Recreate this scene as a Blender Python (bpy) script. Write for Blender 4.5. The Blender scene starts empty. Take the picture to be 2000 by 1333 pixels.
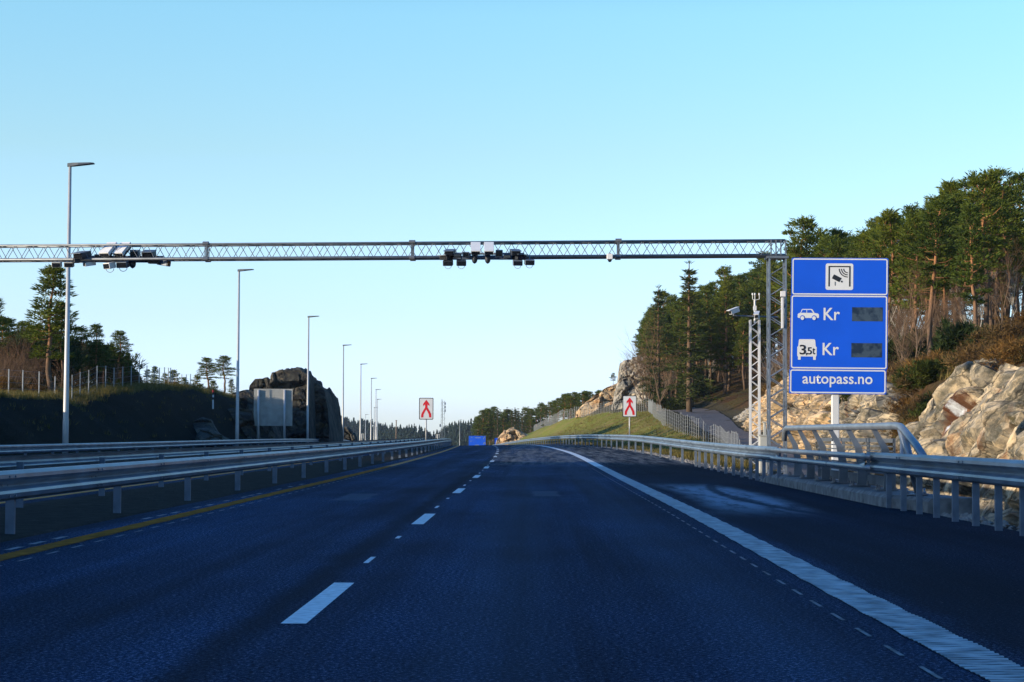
import bpy, math, random
import numpy as np
from mathutils import Vector, Matrix, noise

R = math.radians
sc = bpy.context.scene
C = sc.collection

# ------------------------------------------------------------------ camera
F, CAMH = 3660.0, 1.12                      # focal length in photo pixels (2000 wide), eye height
cam_d = bpy.data.cameras.new('camera'); cam = bpy.data.objects.new('camera', cam_d); C.objects.link(cam)
cam_d.sensor_width = 36.0; cam_d.lens = 36.0 * F / 2000.0; cam_d.clip_start = 0.1; cam_d.clip_end = 9000
ROLL = R(0.3)
_vx, _vy = 1036 - 1000, 847 - 666.5
_ux = _vx * math.cos(-ROLL) - _vy * math.sin(-ROLL); _uy = _vx * math.sin(-ROLL) + _vy * math.cos(-ROLL)
CR = Matrix.Rotation(math.atan(_ux / F), 3, 'Z') @ Matrix.Rotation(math.pi / 2 + math.atan(_uy / F), 3, 'X') @ Matrix.Rotation(ROLL, 3, 'Z')
cam.matrix_world = Matrix.Translation((0, 0, CAMH)) @ CR.to_4x4()
sc.camera = cam

# ------------------------------------------------------------------ sky, sun, exposure
SUN_EL, SUN_AZ = R(8.5), R(23)              # light travels towards +X, turned SUN_AZ towards +Y
sun_to = Vector((-math.cos(SUN_AZ) * math.cos(SUN_EL), -math.sin(SUN_AZ) * math.cos(SUN_EL), math.sin(SUN_EL)))
w = bpy.data.worlds.new('World'); sc.world = w; w.use_nodes = True
nt = w.node_tree
for n in list(nt.nodes): nt.nodes.remove(n)
sky = nt.nodes.new('ShaderNodeTexSky'); sky.sky_type = 'NISHITA'; sky.sun_disc = False
sky.sun_elevation = SUN_EL; sky.sun_rotation = math.atan2(sun_to.x, sun_to.y)
sky.air_density = 1.0; sky.dust_density = 0.3; sky.ozone_density = 2.2
hs = nt.nodes.new('ShaderNodeHueSaturation'); hs.inputs['Saturation'].default_value = 1.25; hs.inputs['Value'].default_value = 1.0
bg = nt.nodes.new('ShaderNodeBackground'); bg.inputs['Strength'].default_value = 0.112
wo = nt.nodes.new('ShaderNodeOutputWorld')
wtc = nt.nodes.new('ShaderNodeTexCoord'); wsp = nt.nodes.new('ShaderNodeSeparateXYZ'); nt.links.new(wtc.outputs['Generated'], wsp.inputs[0])
wr = nt.nodes.new('ShaderNodeValToRGB')          # cold, clear air: white-balance of the sky by elevation
_st = [(0.0, (1.75, 2.45, 7.5)), (0.024, (1.64, 2.15, 5.8)), (0.062, (1.80, 1.92, 3.1)), (0.149, (2.40, 2.13, 2.1)), (0.22, (2.74, 2.50, 2.30)), (0.34, (1.7, 1.75, 1.95)), (0.5, (1.3, 1.75, 2.4)), (1.0, (1.1, 2.1, 3.1))]
while len(wr.color_ramp.elements) < len(_st): wr.color_ramp.elements.new(0.5)
for _e, (_p, _c) in zip(wr.color_ramp.elements, _st): _e.position = _p; _e.color = _c + (1,)
nt.links.new(wsp.outputs[2], wr.inputs[0])
wm_ = nt.nodes.new('ShaderNodeMix'); wm_.data_type = 'RGBA'; wm_.blend_type = 'MULTIPLY'; wm_.inputs[0].default_value = 1.0
nt.links.new(hs.outputs[0], wm_.inputs[6]); nt.links.new(wr.outputs[0], wm_.inputs[7])
nt.links.new(sky.outputs[0], hs.inputs['Color']); nt.links.new(wm_.outputs[2], bg.inputs['Color']); nt.links.new(bg.outputs[0], wo.inputs['Surface'])
sl = bpy.data.lights.new('sun', 'SUN'); sl.energy = 5.0; sl.angle = R(0.5); sl.color = (1.0, 0.86, 0.66)
so = bpy.data.objects.new('sun', sl); C.objects.link(so); so.rotation_euler = sun_to.to_track_quat('Z', 'Y').to_euler(); so.location = (-60, -40, 60)
vs = sc.view_settings; vs.view_transform = 'Standard'; vs.look = 'None'; vs.gamma = 1.0; vs.exposure = 0.42

# ------------------------------------------------------------------ pixel helpers
def ray(px, py):
    v = CR @ Vector((px - 1000, -(py - 666.5), -F))
    return v
def W(px, py, D):
    """world point seen at photo pixel (px, py) at distance D along the road"""
    v = ray(px, py); k = D / v.y
    return Vector((v.x * k, D, CAMH + v.z * k))

# ------------------------------------------------------------------ road geometry
def smooth(t):
    t = max(0.0, min(1.0, t)); return t * t * (3 - 2 * t)
def cx(Y):
    d = max(Y - 45.0, 0.0)
    return -d * d / 8000.0 if Y < 700 else -(655.0 ** 2) / 8000.0 - (Y - 700) * 0.164
def crest(Y):
    if Y < 120: return 0.0
    if Y < 420: return -(Y - 120) ** 2 / 27000.0
    return -(300.0 ** 2) / 27000.0 - (Y - 420) * 0.0222 if Y < 900 else -14.0
def zr(u, Y):
    z = crest(Y) + 0.02 * smooth((Y - 45) / 55) * max(0.0, min(u + 5.5, 11.0))
    if u < -7.5: z -= min(-7.5 - u, 11.0) * 0.008
    return z
def P(u, Y, z=0.0): return Vector((cx(Y) + u, Y, zr(u, Y) + z))

# ------------------------------------------------------------------ materials
def new_mat(name):
    m = bpy.data.materials.new(name); m.use_nodes = True
    b = m.node_tree.nodes['Principled BSDF']
    return m, m.node_tree, b
def simple(name, col, rough=0.6, metal=0.0, var=0.12, scale=6.0, spec=0.4, bump=0.0):
    m, t, b = new_mat(name)
    b.inputs['Roughness'].default_value = rough; b.inputs['Metallic'].default_value = metal
    b.inputs['Specular IOR Level'].default_value = spec
    tc = t.nodes.new('ShaderNodeTexCoord'); nz = t.nodes.new('ShaderNodeTexNoise')
    nz.inputs['Scale'].default_value = scale; nz.inputs['Detail'].default_value = 5
    t.links.new(tc.outputs['Object'], nz.inputs['Vector'])
    rp = t.nodes.new('ShaderNodeValToRGB')
    rp.color_ramp.elements[0].position = 0.3; rp.color_ramp.elements[1].position = 0.7
    rp.color_ramp.elements[0].color = tuple(c * (1 - var) for c in col) + (1,)
    rp.color_ramp.elements[1].color = tuple(min(c * (1 + var), 1) for c in col) + (1,)
    t.links.new(nz.outputs['Fac'], rp.inputs[0]); t.links.new(rp.outputs[0], b.inputs['Base Color'])
    if bump:
        bp = t.nodes.new('ShaderNodeBump'); bp.inputs['Strength'].default_value = bump; bp.inputs['Distance'].default_value = 0.02
        t.links.new(nz.outputs['Fac'], bp.inputs['Height']); t.links.new(bp.outputs[0], b.inputs['Normal'])
    return m
def nodes_noise(t, vec, scale, detail=6, rough=0.6, mapping=None):
    if mapping:
        mp = t.nodes.new('ShaderNodeMapping'); mp.inputs['Scale'].default_value = mapping; t.links.new(vec, mp.inputs['Vector']); vec = mp.outputs[0]
    n = t.nodes.new('ShaderNodeTexNoise'); n.inputs['Scale'].default_value = scale; n.inputs['Detail'].default_value = detail; n.inputs['Roughness'].default_value = rough
    t.links.new(vec, n.inputs['Vector']); return n
def ramp(t, fac, stops):
    r = t.nodes.new('ShaderNodeValToRGB'); e = r.color_ramp.elements
    while len(e) < len(stops): e.new(0.5)
    for i, (p, c) in enumerate(stops):
        e[i].position = p; e[i].color = (c if len(c) == 4 else tuple(c) + (1,)) if hasattr(c, '__len__') else (c, c, c, 1)
    t.links.new(fac, r.inputs[0]); return r
def mixc(t, fac, a, b, mode='MIX'):
    m = t.nodes.new('ShaderNodeMix'); m.data_type = 'RGBA'; m.blend_type = mode
    for s, v in ((0, fac), (6, a), (7, b)):
        if hasattr(v, 'is_linked'): t.links.new(v, m.inputs[s])
        elif isinstance(v, (int, float)): m.inputs[s].default_value = v
        else: m.inputs[s].default_value = tuple(v) + (1,)
    return m.outputs[2]
def mathn(t, op, a, b=None):
    m = t.nodes.new('ShaderNodeMath'); m.operation = op
    for i, v in enumerate((a, b)):
        if v is None: continue
        if hasattr(v, 'is_linked'): t.links.new(v, m.inputs[i])
        else: m.inputs[i].default_value = v
    return m.outputs[0]
def band(t, x, a, b, soft):
    """1 between a and b, soft edges"""
    m1 = t.nodes.new('ShaderNodeMapRange'); m1.interpolation_type = 'SMOOTHSTEP'
    m1.inputs[1].default_value = a - soft; m1.inputs[2].default_value = a + soft; t.links.new(x, m1.inputs[0])
    m2 = t.nodes.new('ShaderNodeMapRange'); m2.interpolation_type = 'SMOOTHSTEP'
    m2.inputs[1].default_value = b - soft; m2.inputs[2].default_value = b + soft; m2.inputs[3].default_value = 1; m2.inputs[4].default_value = 0; t.links.new(x, m2.inputs[0])
    return mathn(t, 'MULTIPLY', m1.outputs[0], m2.outputs[0])

def asphalt_mat(name, details):
    m, t, b = new_mat(name)
    tc = t.nodes.new('ShaderNodeTexCoord'); ob = tc.outputs['Object']
    sp = t.nodes.new('ShaderNodeSeparateXYZ'); t.links.new(ob, sp.inputs[0])
    x, y = sp.outputs[0], sp.outputs[1]
    fine = nodes_noise(t, ob, 38.0, 4, 0.95)
    grit = ramp(t, fine.outputs['Fac'], [(0.41, (0.0006, 0.002, 0.006)), (0.49, (0.003, 0.016, 0.046)), (0.56, (0.024, 0.060, 0.125)), (0.65, (0.26, 0.32, 0.40))])
    big = nodes_noise(t, ob, 0.35, 5, 0.6, (1, 0.35, 1))
    tone = ramp(t, big.outputs['Fac'], [(0.3, 0.5), (0.7, 1.45)])
    col = mixc(t, 1.0, grit.outputs[0], tone.outputs[0], 'MULTIPLY')
    tracks = nodes_noise(t, ob, 1.0, 4, 0.6, (1.3, 0.02, 1))
    tr = ramp(t, tracks.outputs['Fac'], [(0.35, 0.6), (0.65, 1.35)])
    col = mixc(t, 1.0, col, tr.outputs[0], 'MULTIPLY')
    if details:
        wob = nodes_noise(t, ob, 0.8, 4)
        xx = mathn(t, 'ADD', x, mathn(t, 'MULTIPLY', mathn(t, 'SUBTRACT', wob.outputs['Fac'], 0.5), 0.25))
        seam = band(t, xx, -1.72, -1.48, 0.12)
        col = mixc(t, mathn(t, 'MULTIPLY', seam, 0.65), col, (0.004, 0.006, 0.010))
        sh = band(t, xx, 2.55, 9.0, 0.1)                       # hard shoulder: older, darker surface
        col = mixc(t, mathn(t, 'MULTIPLY', sh, 0.72), col, (0.003, 0.006, 0.012))
        chips = t.nodes.new('ShaderNodeTexVoronoi'); chips.inputs['Scale'].default_value = 9.0; t.links.new(ob, chips.inputs['Vector'])
        ch = ramp(t, chips.outputs['Distance'], [(0.0, 1.0), (0.09, 0.0)])
        cm = t.nodes.new('ShaderNodeSeparateColor'); t.links.new(chips.outputs['Color'], cm.inputs[0])
        rare = ramp(t, cm.outputs[0], [(0.80, 0.0), (0.9, 1.0)])
        col = mixc(t, mathn(t, 'MULTIPLY', ch.outputs[0], rare.outputs[0]), col, (0.22, 0.24, 0.26))
        # dusty swirl left by a turning vehicle on the shoulder, with the tyre arcs through it
        ymid = mathn(t, 'SUBTRACT', y, 34.5)
        cxx = mathn(t, 'ADD', mathn(t, 'MULTIPLY', mathn(t, 'MULTIPLY', ymid, ymid), -0.004), 3.55)
        dx = mathn(t, 'SUBTRACT', xx, cxx)
        dn = nodes_noise(t, ob, 1.4, 6, 0.7, (2.0, 0.3, 1))
        dust = mathn(t, 'MULTIPLY', mathn(t, 'MULTIPLY', band(t, dx, -0.62, 0.75, 0.28), band(t, y, 28.0, 41.0, 3.0)), ramp(t, dn.outputs['Fac'], [(0.36, 0.2), (0.54, 1.0)]).outputs[0])
        arcx = mathn(t, 'SUBTRACT', dx, mathn(t, 'MULTIPLY', mathn(t, 'MULTIPLY', ymid, ymid), 0.012))
        arc = band(t, arcx, -0.06, 0.16, 0.06)
        dust = mathn(t, 'MULTIPLY', dust, mathn(t, 'SUBTRACT', 1.0, mathn(t, 'MULTIPLY', arc, 0.8)))
        col = mixc(t, mathn(t, 'MULTIPLY', dust, 0.9), col, (0.24, 0.30, 0.36))
        # worn pale patches in the lanes
        p1 = mathn(t, 'MULTIPLY', band(t, xx, 0.05, 0.52, 0.05), band(t, y, 33.6, 36.6, 0.3))
        p2 = mathn(t, 'MULTIPLY', band(t, xx, -3.3, -2.75, 0.06), band(t, y, 31.0, 34.5, 0.6))
        col = mixc(t, mathn(t, 'MULTIPLY', mathn(t, 'ADD', p1, p2), 0.5), col, (0.10, 0.13, 0.16))
        wt = mathn(t, 'ADD', band(t, xx, -0.55, 0.15, 0.25), band(t, xx, 1.0, 1.7, 0.25))
        col = mixc(t, mathn(t, 'MULTIPLY', wt, 0.18), col, (0.07, 0.09, 0.115))
        # pale dapples of sunlight painted on the right lane near the crest
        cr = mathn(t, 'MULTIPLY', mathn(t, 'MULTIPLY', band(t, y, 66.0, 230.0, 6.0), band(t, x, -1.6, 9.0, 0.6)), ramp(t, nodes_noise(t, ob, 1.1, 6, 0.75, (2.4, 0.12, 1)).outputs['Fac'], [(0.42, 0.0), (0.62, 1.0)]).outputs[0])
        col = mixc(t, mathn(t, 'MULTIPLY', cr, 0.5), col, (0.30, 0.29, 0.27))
    t.links.new(col, b.inputs['Base Color'])
    b.inputs['Roughness'].default_value = 0.9; b.inputs['Specular IOR Level'].default_value = 0.04
    bp = t.nodes.new('ShaderNodeBump'); bp.inputs['Strength'].default_value = 0.6; bp.inputs['Distance'].default_value = 0.012
    t.links.new(fine.outputs['Fac'], bp.inputs['Height']); t.links.new(bp.outputs[0], b.inputs['Normal'])
    return m

def ground_mat():
    m, t, b = new_mat('ground_mix')
    tc = t.nodes.new('ShaderNodeTexCoord'); ob = tc.outputs['Object']
    at = t.nodes.new('ShaderNodeVertexColor'); at.layer_name = 'kind'
    s = t.nodes.new('ShaderNodeSeparateColor'); t.links.new(at.outputs[0], s.inputs[0])
    n1 = nodes_noise(t, ob, 0.35, 8, 0.65); n2 = nodes_noise(t, ob, 3.5, 6, 0.7); n3 = nodes_noise(t, ob, 14.0, 4, 0.7)
    dirt = ramp(t, n2.outputs['Fac'], [(0.3, (0.018, 0.016, 0.014)), (0.55, (0.05, 0.045, 0.038)), (0.75, (0.11, 0.10, 0.09))]).outputs[0]
    gr = ramp(t, n2.outputs['Fac'], [(0.25, (0.09, 0.105, 0.018)), (0.5, (0.19, 0.20, 0.035)), (0.75, (0.30, 0.27, 0.07))]).outputs[0]
    straw = ramp(t, n3.outputs['Fac'], [(0.3, (0.18, 0.11, 0.04)), (0.7, (0.38, 0.26, 0.11))]).outputs[0]
    gr = mixc(t, ramp(t, n1.outputs['Fac'], [(0.5, 0.0), (0.62, 0.8)]).outputs[0], gr, straw)
    heath = ramp(t, n2.outputs['Fac'], [(0.28, (0.025, 0.018, 0.010)), (0.5, (0.085, 0.045, 0.020)), (0.72, (0.17, 0.10, 0.045))]).outputs[0]
    olive = ramp(t, n3.outputs['Fac'], [(0.3, (0.035, 0.032, 0.010)), (0.7, (0.11, 0.085, 0.03))]).outputs[0]
    heath = mixc(t, ramp(t, n1.outputs['Fac'], [(0.44, 0.0), (0.58, 0.9)]).outputs[0], heath, olive)
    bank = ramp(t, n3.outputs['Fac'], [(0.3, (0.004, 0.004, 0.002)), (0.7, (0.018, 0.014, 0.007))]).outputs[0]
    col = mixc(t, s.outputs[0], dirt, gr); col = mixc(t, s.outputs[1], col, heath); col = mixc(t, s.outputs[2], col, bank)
    t.links.new(col, b.inputs['Base Color']); b.inputs['Roughness'].default_value = 0.95; b.inputs['Specular IOR Level'].default_value = 0.1
    bp = t.nodes.new('ShaderNodeBump'); bp.inputs['Strength'].default_value = 0.8; bp.inputs['Distance'].default_value = 0.12
    t.links.new(mathn(t, 'ADD', n2.outputs['Fac'], n3.outputs['Fac']), bp.inputs['Height']); t.links.new(bp.outputs[0], b.inputs['Normal'])
    return m

def rock_mat(name, stops, rust=0.0, dark=0.5, seep=None):
    m, t, b = new_mat(name)
    tc = t.nodes.new('ShaderNodeTexCoord'); ob = tc.outputs['Object']
    mr_ = t.nodes.new('ShaderNodeMapping'); mr_.inputs['Rotation'].default_value = (R(-45), R(-20), 0.0)
    t.links.new(ob, mr_.inputs['Vector'])
    mp = t.nodes.new('ShaderNodeMapping'); mp.inputs['Scale'].default_value = (1.0, 2.3, 0.55); t.links.new(mr_.outputs[0], mp.inputs['Vector'])
    n1 = nodes_noise(t, mp.outputs[0], 0.55, 8, 0.68); n2 = nodes_noise(t, mp.outputs[0], 3.0, 8, 0.72)
    col = ramp(t, n1.outputs['Fac'], stops).outputs[0]
    sh = ramp(t, n2.outputs['Fac'], [(0.30, 0.35), (0.47, 0.95), (0.7, 1.15)]).outputs[0]
    col = mixc(t, 0.8, col, sh, 'MULTIPLY')
    vo = t.nodes.new('ShaderNodeTexVoronoi'); vo.feature = 'DISTANCE_TO_EDGE'; vo.inputs['Scale'].default_value = 0.75
    wv = nodes_noise(t, ob, 1.3, 4); va = t.nodes.new('ShaderNodeVectorMath'); va.operation = 'ADD'
    vsc = t.nodes.new('ShaderNodeVectorMath'); vsc.operation = 'SCALE'; vsc.inputs['Scale'].default_value = 0.7
    t.links.new(wv.outputs['Color'], vsc.inputs[0]); t.links.new(mp.outputs[0], va.inputs[0]); t.links.new(vsc.outputs[0], va.inputs[1]); t.links.new(va.outputs[0], vo.inputs['Vector'])
    ck = ramp(t, vo.outputs['Distance'], [(0.0, 1.0), (0.035, 0.0)]).outputs[0]
    col = mixc(t, mathn(t, 'MULTIPLY', ck, dark), col, (0.03, 0.027, 0.022))
    li = nodes_noise(t, ob, 1.6, 7, 0.75)
    col = mixc(t, ramp(t, li.outputs['Fac'], [(0.49, 0.0), (0.60, 0.8)]).outputs[0], col, (0.075, 0.075, 0.062))
    ms = nodes_noise(t, ob, 0.8, 7, 0.7)
    col = mixc(t, ramp(t, ms.outputs['Fac'], [(0.60, 0.0), (0.68, 0.8)]).outputs[0], col, (0.075, 0.06, 0.02))
    if rust:
        rs = nodes_noise(t, ob, 0.9, 5, 0.6, (1, 1, 0.25))
        col = mixc(t, ramp(t, rs.outputs['Fac'], [(0.56, 0.0), (0.66, rust)]).outputs[0], col, (0.22, 0.085, 0.028))
    cell = t.nodes.new('ShaderNodeTexVoronoi'); cell.inputs['Scale'].default_value = 1.05; t.links.new(va.outputs[0], cell.inputs['Vector'])
    cs = t.nodes.new('ShaderNodeSeparateColor'); t.links.new(cell.outputs['Color'], cs.inputs[0])
    col = mixc(t, 1.0, col, ramp(t, cs.outputs[0], [(0.0, (0.50, 0.52, 0.55)), (0.5, (0.95, 0.93, 0.9)), (1.0, (1.25, 1.15, 1.0))]).outputs[0], 'MULTIPLY')
    if seep:                                        # a frozen seep: rust stain with a core of ice
        y0, z0 = seep; sp = t.nodes.new('ShaderNodeSeparateXYZ'); t.links.new(ob, sp.inputs[0])
        yy = mathn(t, 'ADD', sp.outputs[1], mathn(t, 'MULTIPLY', mathn(t, 'SUBTRACT', li.outputs['Fac'], 0.5), 0.7))
        zz = mathn(t, 'ADD', sp.outputs[2], mathn(t, 'MULTIPLY', mathn(t, 'SUBTRACT', n2.outputs['Fac'], 0.5), 0.9))
        col = mixc(t, mathn(t, 'MULTIPLY', mathn(t, 'MULTIPLY', band(t, yy, y0 - .5, y0 + .45, .12), band(t, zz, z0 - .75, z0 + .7, .2)), 0.9), col, (0.10, 0.033, 0.012))
        col = mixc(t, mathn(t, 'MULTIPLY', band(t, yy, y0 - .14, y0 + .14, .08), band(t, zz, z0 - .55, z0 + .42, .15)), col, (0.50, 0.52, 0.54))
    t.links.new(col, b.inputs['Base Color']); b.inputs['Roughness'].default_value = 0.9; b.inputs['Specular IOR Level'].default_value = 0.2
    bp = t.nodes.new('ShaderNodeBump'); bp.inputs['Strength'].default_value = 0.45; bp.inputs['Distance'].default_value = 0.05
    t.links.new(mathn(t, 'SUBTRACT', n2.outputs['Fac'], mathn(t, 'MULTIPLY', ck, 0.4)), bp.inputs['Height']); t.links.new(bp.outputs[0], b.inputs['Normal'])
    return m

def leaf_mat(name, a, bcol, c, rough=0.75):
    m, t, b = new_mat(name)
    tc = t.nodes.new('ShaderNodeTexCoord'); oi = t.nodes.new('ShaderNodeObjectInfo')
    n = nodes_noise(t, tc.outputs['Object'], 0.9, 4, 0.7)
    col = ramp(t, n.outputs['Fac'], [(0.32, a), (0.5, bcol), (0.68, c)]).outputs[0]
    tint = ramp(t, oi.outputs['Random'], [(0.0, (0.72, 0.80, 0.9)), (0.5, (1.0, 1.0, 1.0)), (1.0, (1.28, 1.12, 0.8))]).outputs[0]
    col = mixc(t, 1.0, col, tint, 'MULTIPLY')
    t.links.new(col, b.inputs['Base Color']); b.inputs['Roughness'].default_value = rough; b.inputs['Specular IOR Level'].default_value = 0.15
    tl = t.nodes.new('ShaderNodeBsdfTranslucent'); t.links.new(col, tl.inputs['Color']); mx = t.nodes.new('ShaderNodeMixShader'); mx.inputs[0].default_value = 0.3
    t.links.new(b.outputs[0], mx.inputs[1]); t.links.new(tl.outputs[0], mx.inputs[2]); t.links.new(mx.outputs[0], t.nodes['Material Output'].inputs['Surface'])
    return m
def bark_mat(name, low, high, zlo, zhi):
    m, t, b = new_mat(name)
    tc = t.nodes.new('ShaderNodeTexCoord'); sp = t.nodes.new('ShaderNodeSeparateXYZ'); t.links.new(tc.outputs['Object'], sp.inputs[0])
    mr = t.nodes.new('ShaderNodeMapRange'); mr.inputs[1].default_value = zlo; mr.inputs[2].default_value = zhi; t.links.new(sp.outputs[2], mr.inputs[0])
    n = nodes_noise(t, tc.outputs['Object'], 5.0, 6, 0.7, (1, 1, 0.25))
    col = mixc(t, mr.outputs[0], low, high)
    col = mixc(t, 0.8, col, ramp(t, n.outputs['Fac'], [(0.3, 0.45), (0.7, 1.3)]).outputs[0], 'MULTIPLY')
    t.links.new(col, b.inputs['Base Color']); b.inputs['Roughness'].default_value = 0.9; b.inputs['Specular IOR Level'].default_value = 0.1
    return m

M = {}
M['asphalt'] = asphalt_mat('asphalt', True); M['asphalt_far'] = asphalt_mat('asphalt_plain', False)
M['ground'] = ground_mat()
M['gravel'] = simple('gravel', (0.17, 0.145, 0.13), 0.95, 0, 0.35, 6.0, 0.1, 0.5)
M['stone'] = simple('gravel_stone', (0.22, 0.205, 0.185), 0.9, 0, 0.4, 9.0, 0.2)
M['white_paint'] = simple('white_road_paint', (0.62, 0.64, 0.64), 0.7, 0, 0.22, 14.0, 0.3)
M['dull_paint'] = simple('worn_road_paint', (0.035, 0.045, 0.06), 0.85, 0, 0.4, 9.0, 0.15)
M['edge_paint'] = simple('ribbed_edge_paint', (0.32, 0.36, 0.37), 0.75, 0, 0.45, 5.0, 0.3)
M['tick_paint'] = simple('faint_tick_paint', (0.17, 0.19, 0.20), 0.8, 0, 0.6, 5.0, 0.2)
M['yellow_paint'] = simple('yellow_road_paint', (0.60, 0.19, 0.004), 0.7, 0, 0.25, 8.0, 0.3)
M['shaded_yellow'] = simple('shaded_yellow_paint', (0.20, 0.065, 0.002), 0.8, 0, 0.45, 10.0, 0.2)  # near stretch: wear plus the shade there, put into a darker yellow
M['galv'] = simple('galvanised_steel', (0.22, 0.25, 0.285), 0.42, 0.5, 0.18, 2.5, 0.5)
M['post_steel'] = simple('post_steel', (0.13, 0.165, 0.215), 0.55, 0.15, 0.3, 4.0, 0.3)
M['rail_steel'] = simple('weathered_rail_steel', (0.155, 0.195, 0.245), 0.38, 0.28, 0.35, 1.6, 0.5)
M['galv_dull'] = simple('dull_galvanised_steel', (0.17, 0.185, 0.205), 0.5, 0.6, 0.2, 3.0, 0.5)
M['pole'] = simple('pole_steel', (0.46, 0.45, 0.43), 0.5, 0.3, 0.1, 1.5, 0.4)
M['lamp_dark'] = simple('lamp_housing_grey', (0.10, 0.11, 0.12), 0.5, 0.2, 0.1, 3.0)
M['glass_dark'] = simple('dark_glass', (0.012, 0.014, 0.018), 0.12, 0, 0.1, 3.0, 0.6)
M['cam_dark'] = simple('dark_camera_housing', (0.025, 0.03, 0.04), 0.5, 0, 0.2, 5.0)
M['cam_blue'] = simple('grey_camera_housing', (0.13, 0.16, 0.20), 0.5, 0.1, 0.15, 5.0)
M['cam_white'] = simple('white_camera_lid', (0.72, 0.70, 0.67), 0.5, 0, 0.06, 5.0)
M['cable'] = simple('grey_cable', (0.30, 0.33, 0.36), 0.6, 0, 0.1)
M['sign_blue'] = simple('sign_blue', (0.003, 0.085, 0.62), 0.35, 0, 0.06, 1.2, 0.4)
M['sign_white'] = simple('sign_white', (0.66, 0.66, 0.65), 0.45, 0, 0.03, 2.0, 0.4)
M['sign_black'] = simple('sign_black', (0.012, 0.014, 0.02), 0.5, 0, 0.1)
M['sign_red'] = simple('sign_red', (0.62, 0.012, 0.02), 0.45, 0, 0.08, 3.0)
M['sign_back'] = simple('sign_back_aluminium', (0.33, 0.33, 0.31), 0.55, 0.35, 0.18, 2.0)
M['white_metal'] = simple('white_painted_metal', (0.64, 0.63, 0.61), 0.45, 0, 0.05, 3.0)
M['box_grey'] = simple('cabinet_grey', (0.42, 0.42, 0.38), 0.6, 0, 0.1, 3.0)
M['concrete'] = simple('concrete', (0.16, 0.165, 0.165), 0.9, 0, 0.4, 5.0, 0.2, 0.5)
M['wood'] = simple('weathered_wood', (0.20, 0.14, 0.10), 0.9, 0, 0.25, 6.0, 0.1)
M['fence_post'] = simple('fence_post_grey', (0.33, 0.34, 0.33), 0.8, 0.2, 0.2, 4.0)
M['rock_near'] = rock_mat('pale_gneiss', [(0.30, (0.06, 0.058, 0.053)), (0.43, (0.22, 0.20, 0.16)), (0.52, (0.50, 0.41, 0.285)), (0.59, (0.14, 0.135, 0.115)), (0.70, (0.38, 0.345, 0.285))], 0.5, 0.85, (60.85, 1.85))
M['rock_ochre'] = rock_mat('ochre_gneiss', [(0.3, (0.12, 0.10, 0.075)), (0.44, (0.46, 0.33, 0.19)), (0.56, (0.56, 0.42, 0.27)), (0.63, (0.22, 0.19, 0.15)), (0.74, (0.42, 0.36, 0.29))], 0.6)
M['rock_grey'] = rock_mat('grey_gneiss', [(0.3, (0.13, 0.125, 0.12)), (0.46, (0.34, 0.32, 0.28)), (0.6, (0.50, 0.44, 0.36)), (0.72, (0.30, 0.29, 0.27))], 0.2, 0.7)
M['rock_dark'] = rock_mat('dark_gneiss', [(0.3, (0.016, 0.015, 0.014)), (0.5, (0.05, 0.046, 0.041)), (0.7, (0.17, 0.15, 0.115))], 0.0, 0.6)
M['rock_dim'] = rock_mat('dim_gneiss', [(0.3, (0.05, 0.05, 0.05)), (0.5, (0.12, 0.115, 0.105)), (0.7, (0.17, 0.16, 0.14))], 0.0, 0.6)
M['pine_leaf'] = leaf_mat('pine_needles', (0.024, 0.040, 0.010), (0.095, 0.125, 0.018), (0.23, 0.235, 0.034))
M['spruce_leaf'] = leaf_mat('spruce_needles', (0.018, 0.030, 0.012), (0.055, 0.075, 0.018), (0.12, 0.13, 0.03))
M['juniper_leaf'] = leaf_mat('juniper_needles', (0.014, 0.024, 0.008), (0.036, 0.054, 0.014), (0.075, 0.09, 0.02))
M['heather'] = leaf_mat('heather', (0.06, 0.032, 0.012), (0.15, 0.085, 0.03), (0.25, 0.165, 0.06))
M['grass'] = leaf_mat('dry_grass', (0.06, 0.055, 0.015), (0.14, 0.12, 0.035), (0.26, 0.19, 0.08))
M['far_leaf'] = leaf_mat('far_conifers', (0.008, 0.020, 0.020), (0.018, 0.036, 0.032), (0.032, 0.052, 0.042))  # part of the blue distance haze is put into this colour
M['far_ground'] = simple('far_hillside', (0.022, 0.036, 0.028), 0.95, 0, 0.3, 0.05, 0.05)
M['pine_bark'] = bark_mat('pine_bark', (0.16, 0.105, 0.07), (0.36, 0.17, 0.08), 0.25, 0.65)
M['bare_bark'] = bark_mat('bare_bark', (0.15, 0.105, 0.07), (0.15, 0.085, 0.05), 0.2, 0.8)
M['birch_bark'] = bark_mat('birch_bark', (0.42, 0.39, 0.34), (0.36, 0.28, 0.22), 0.3, 0.9)

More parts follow.
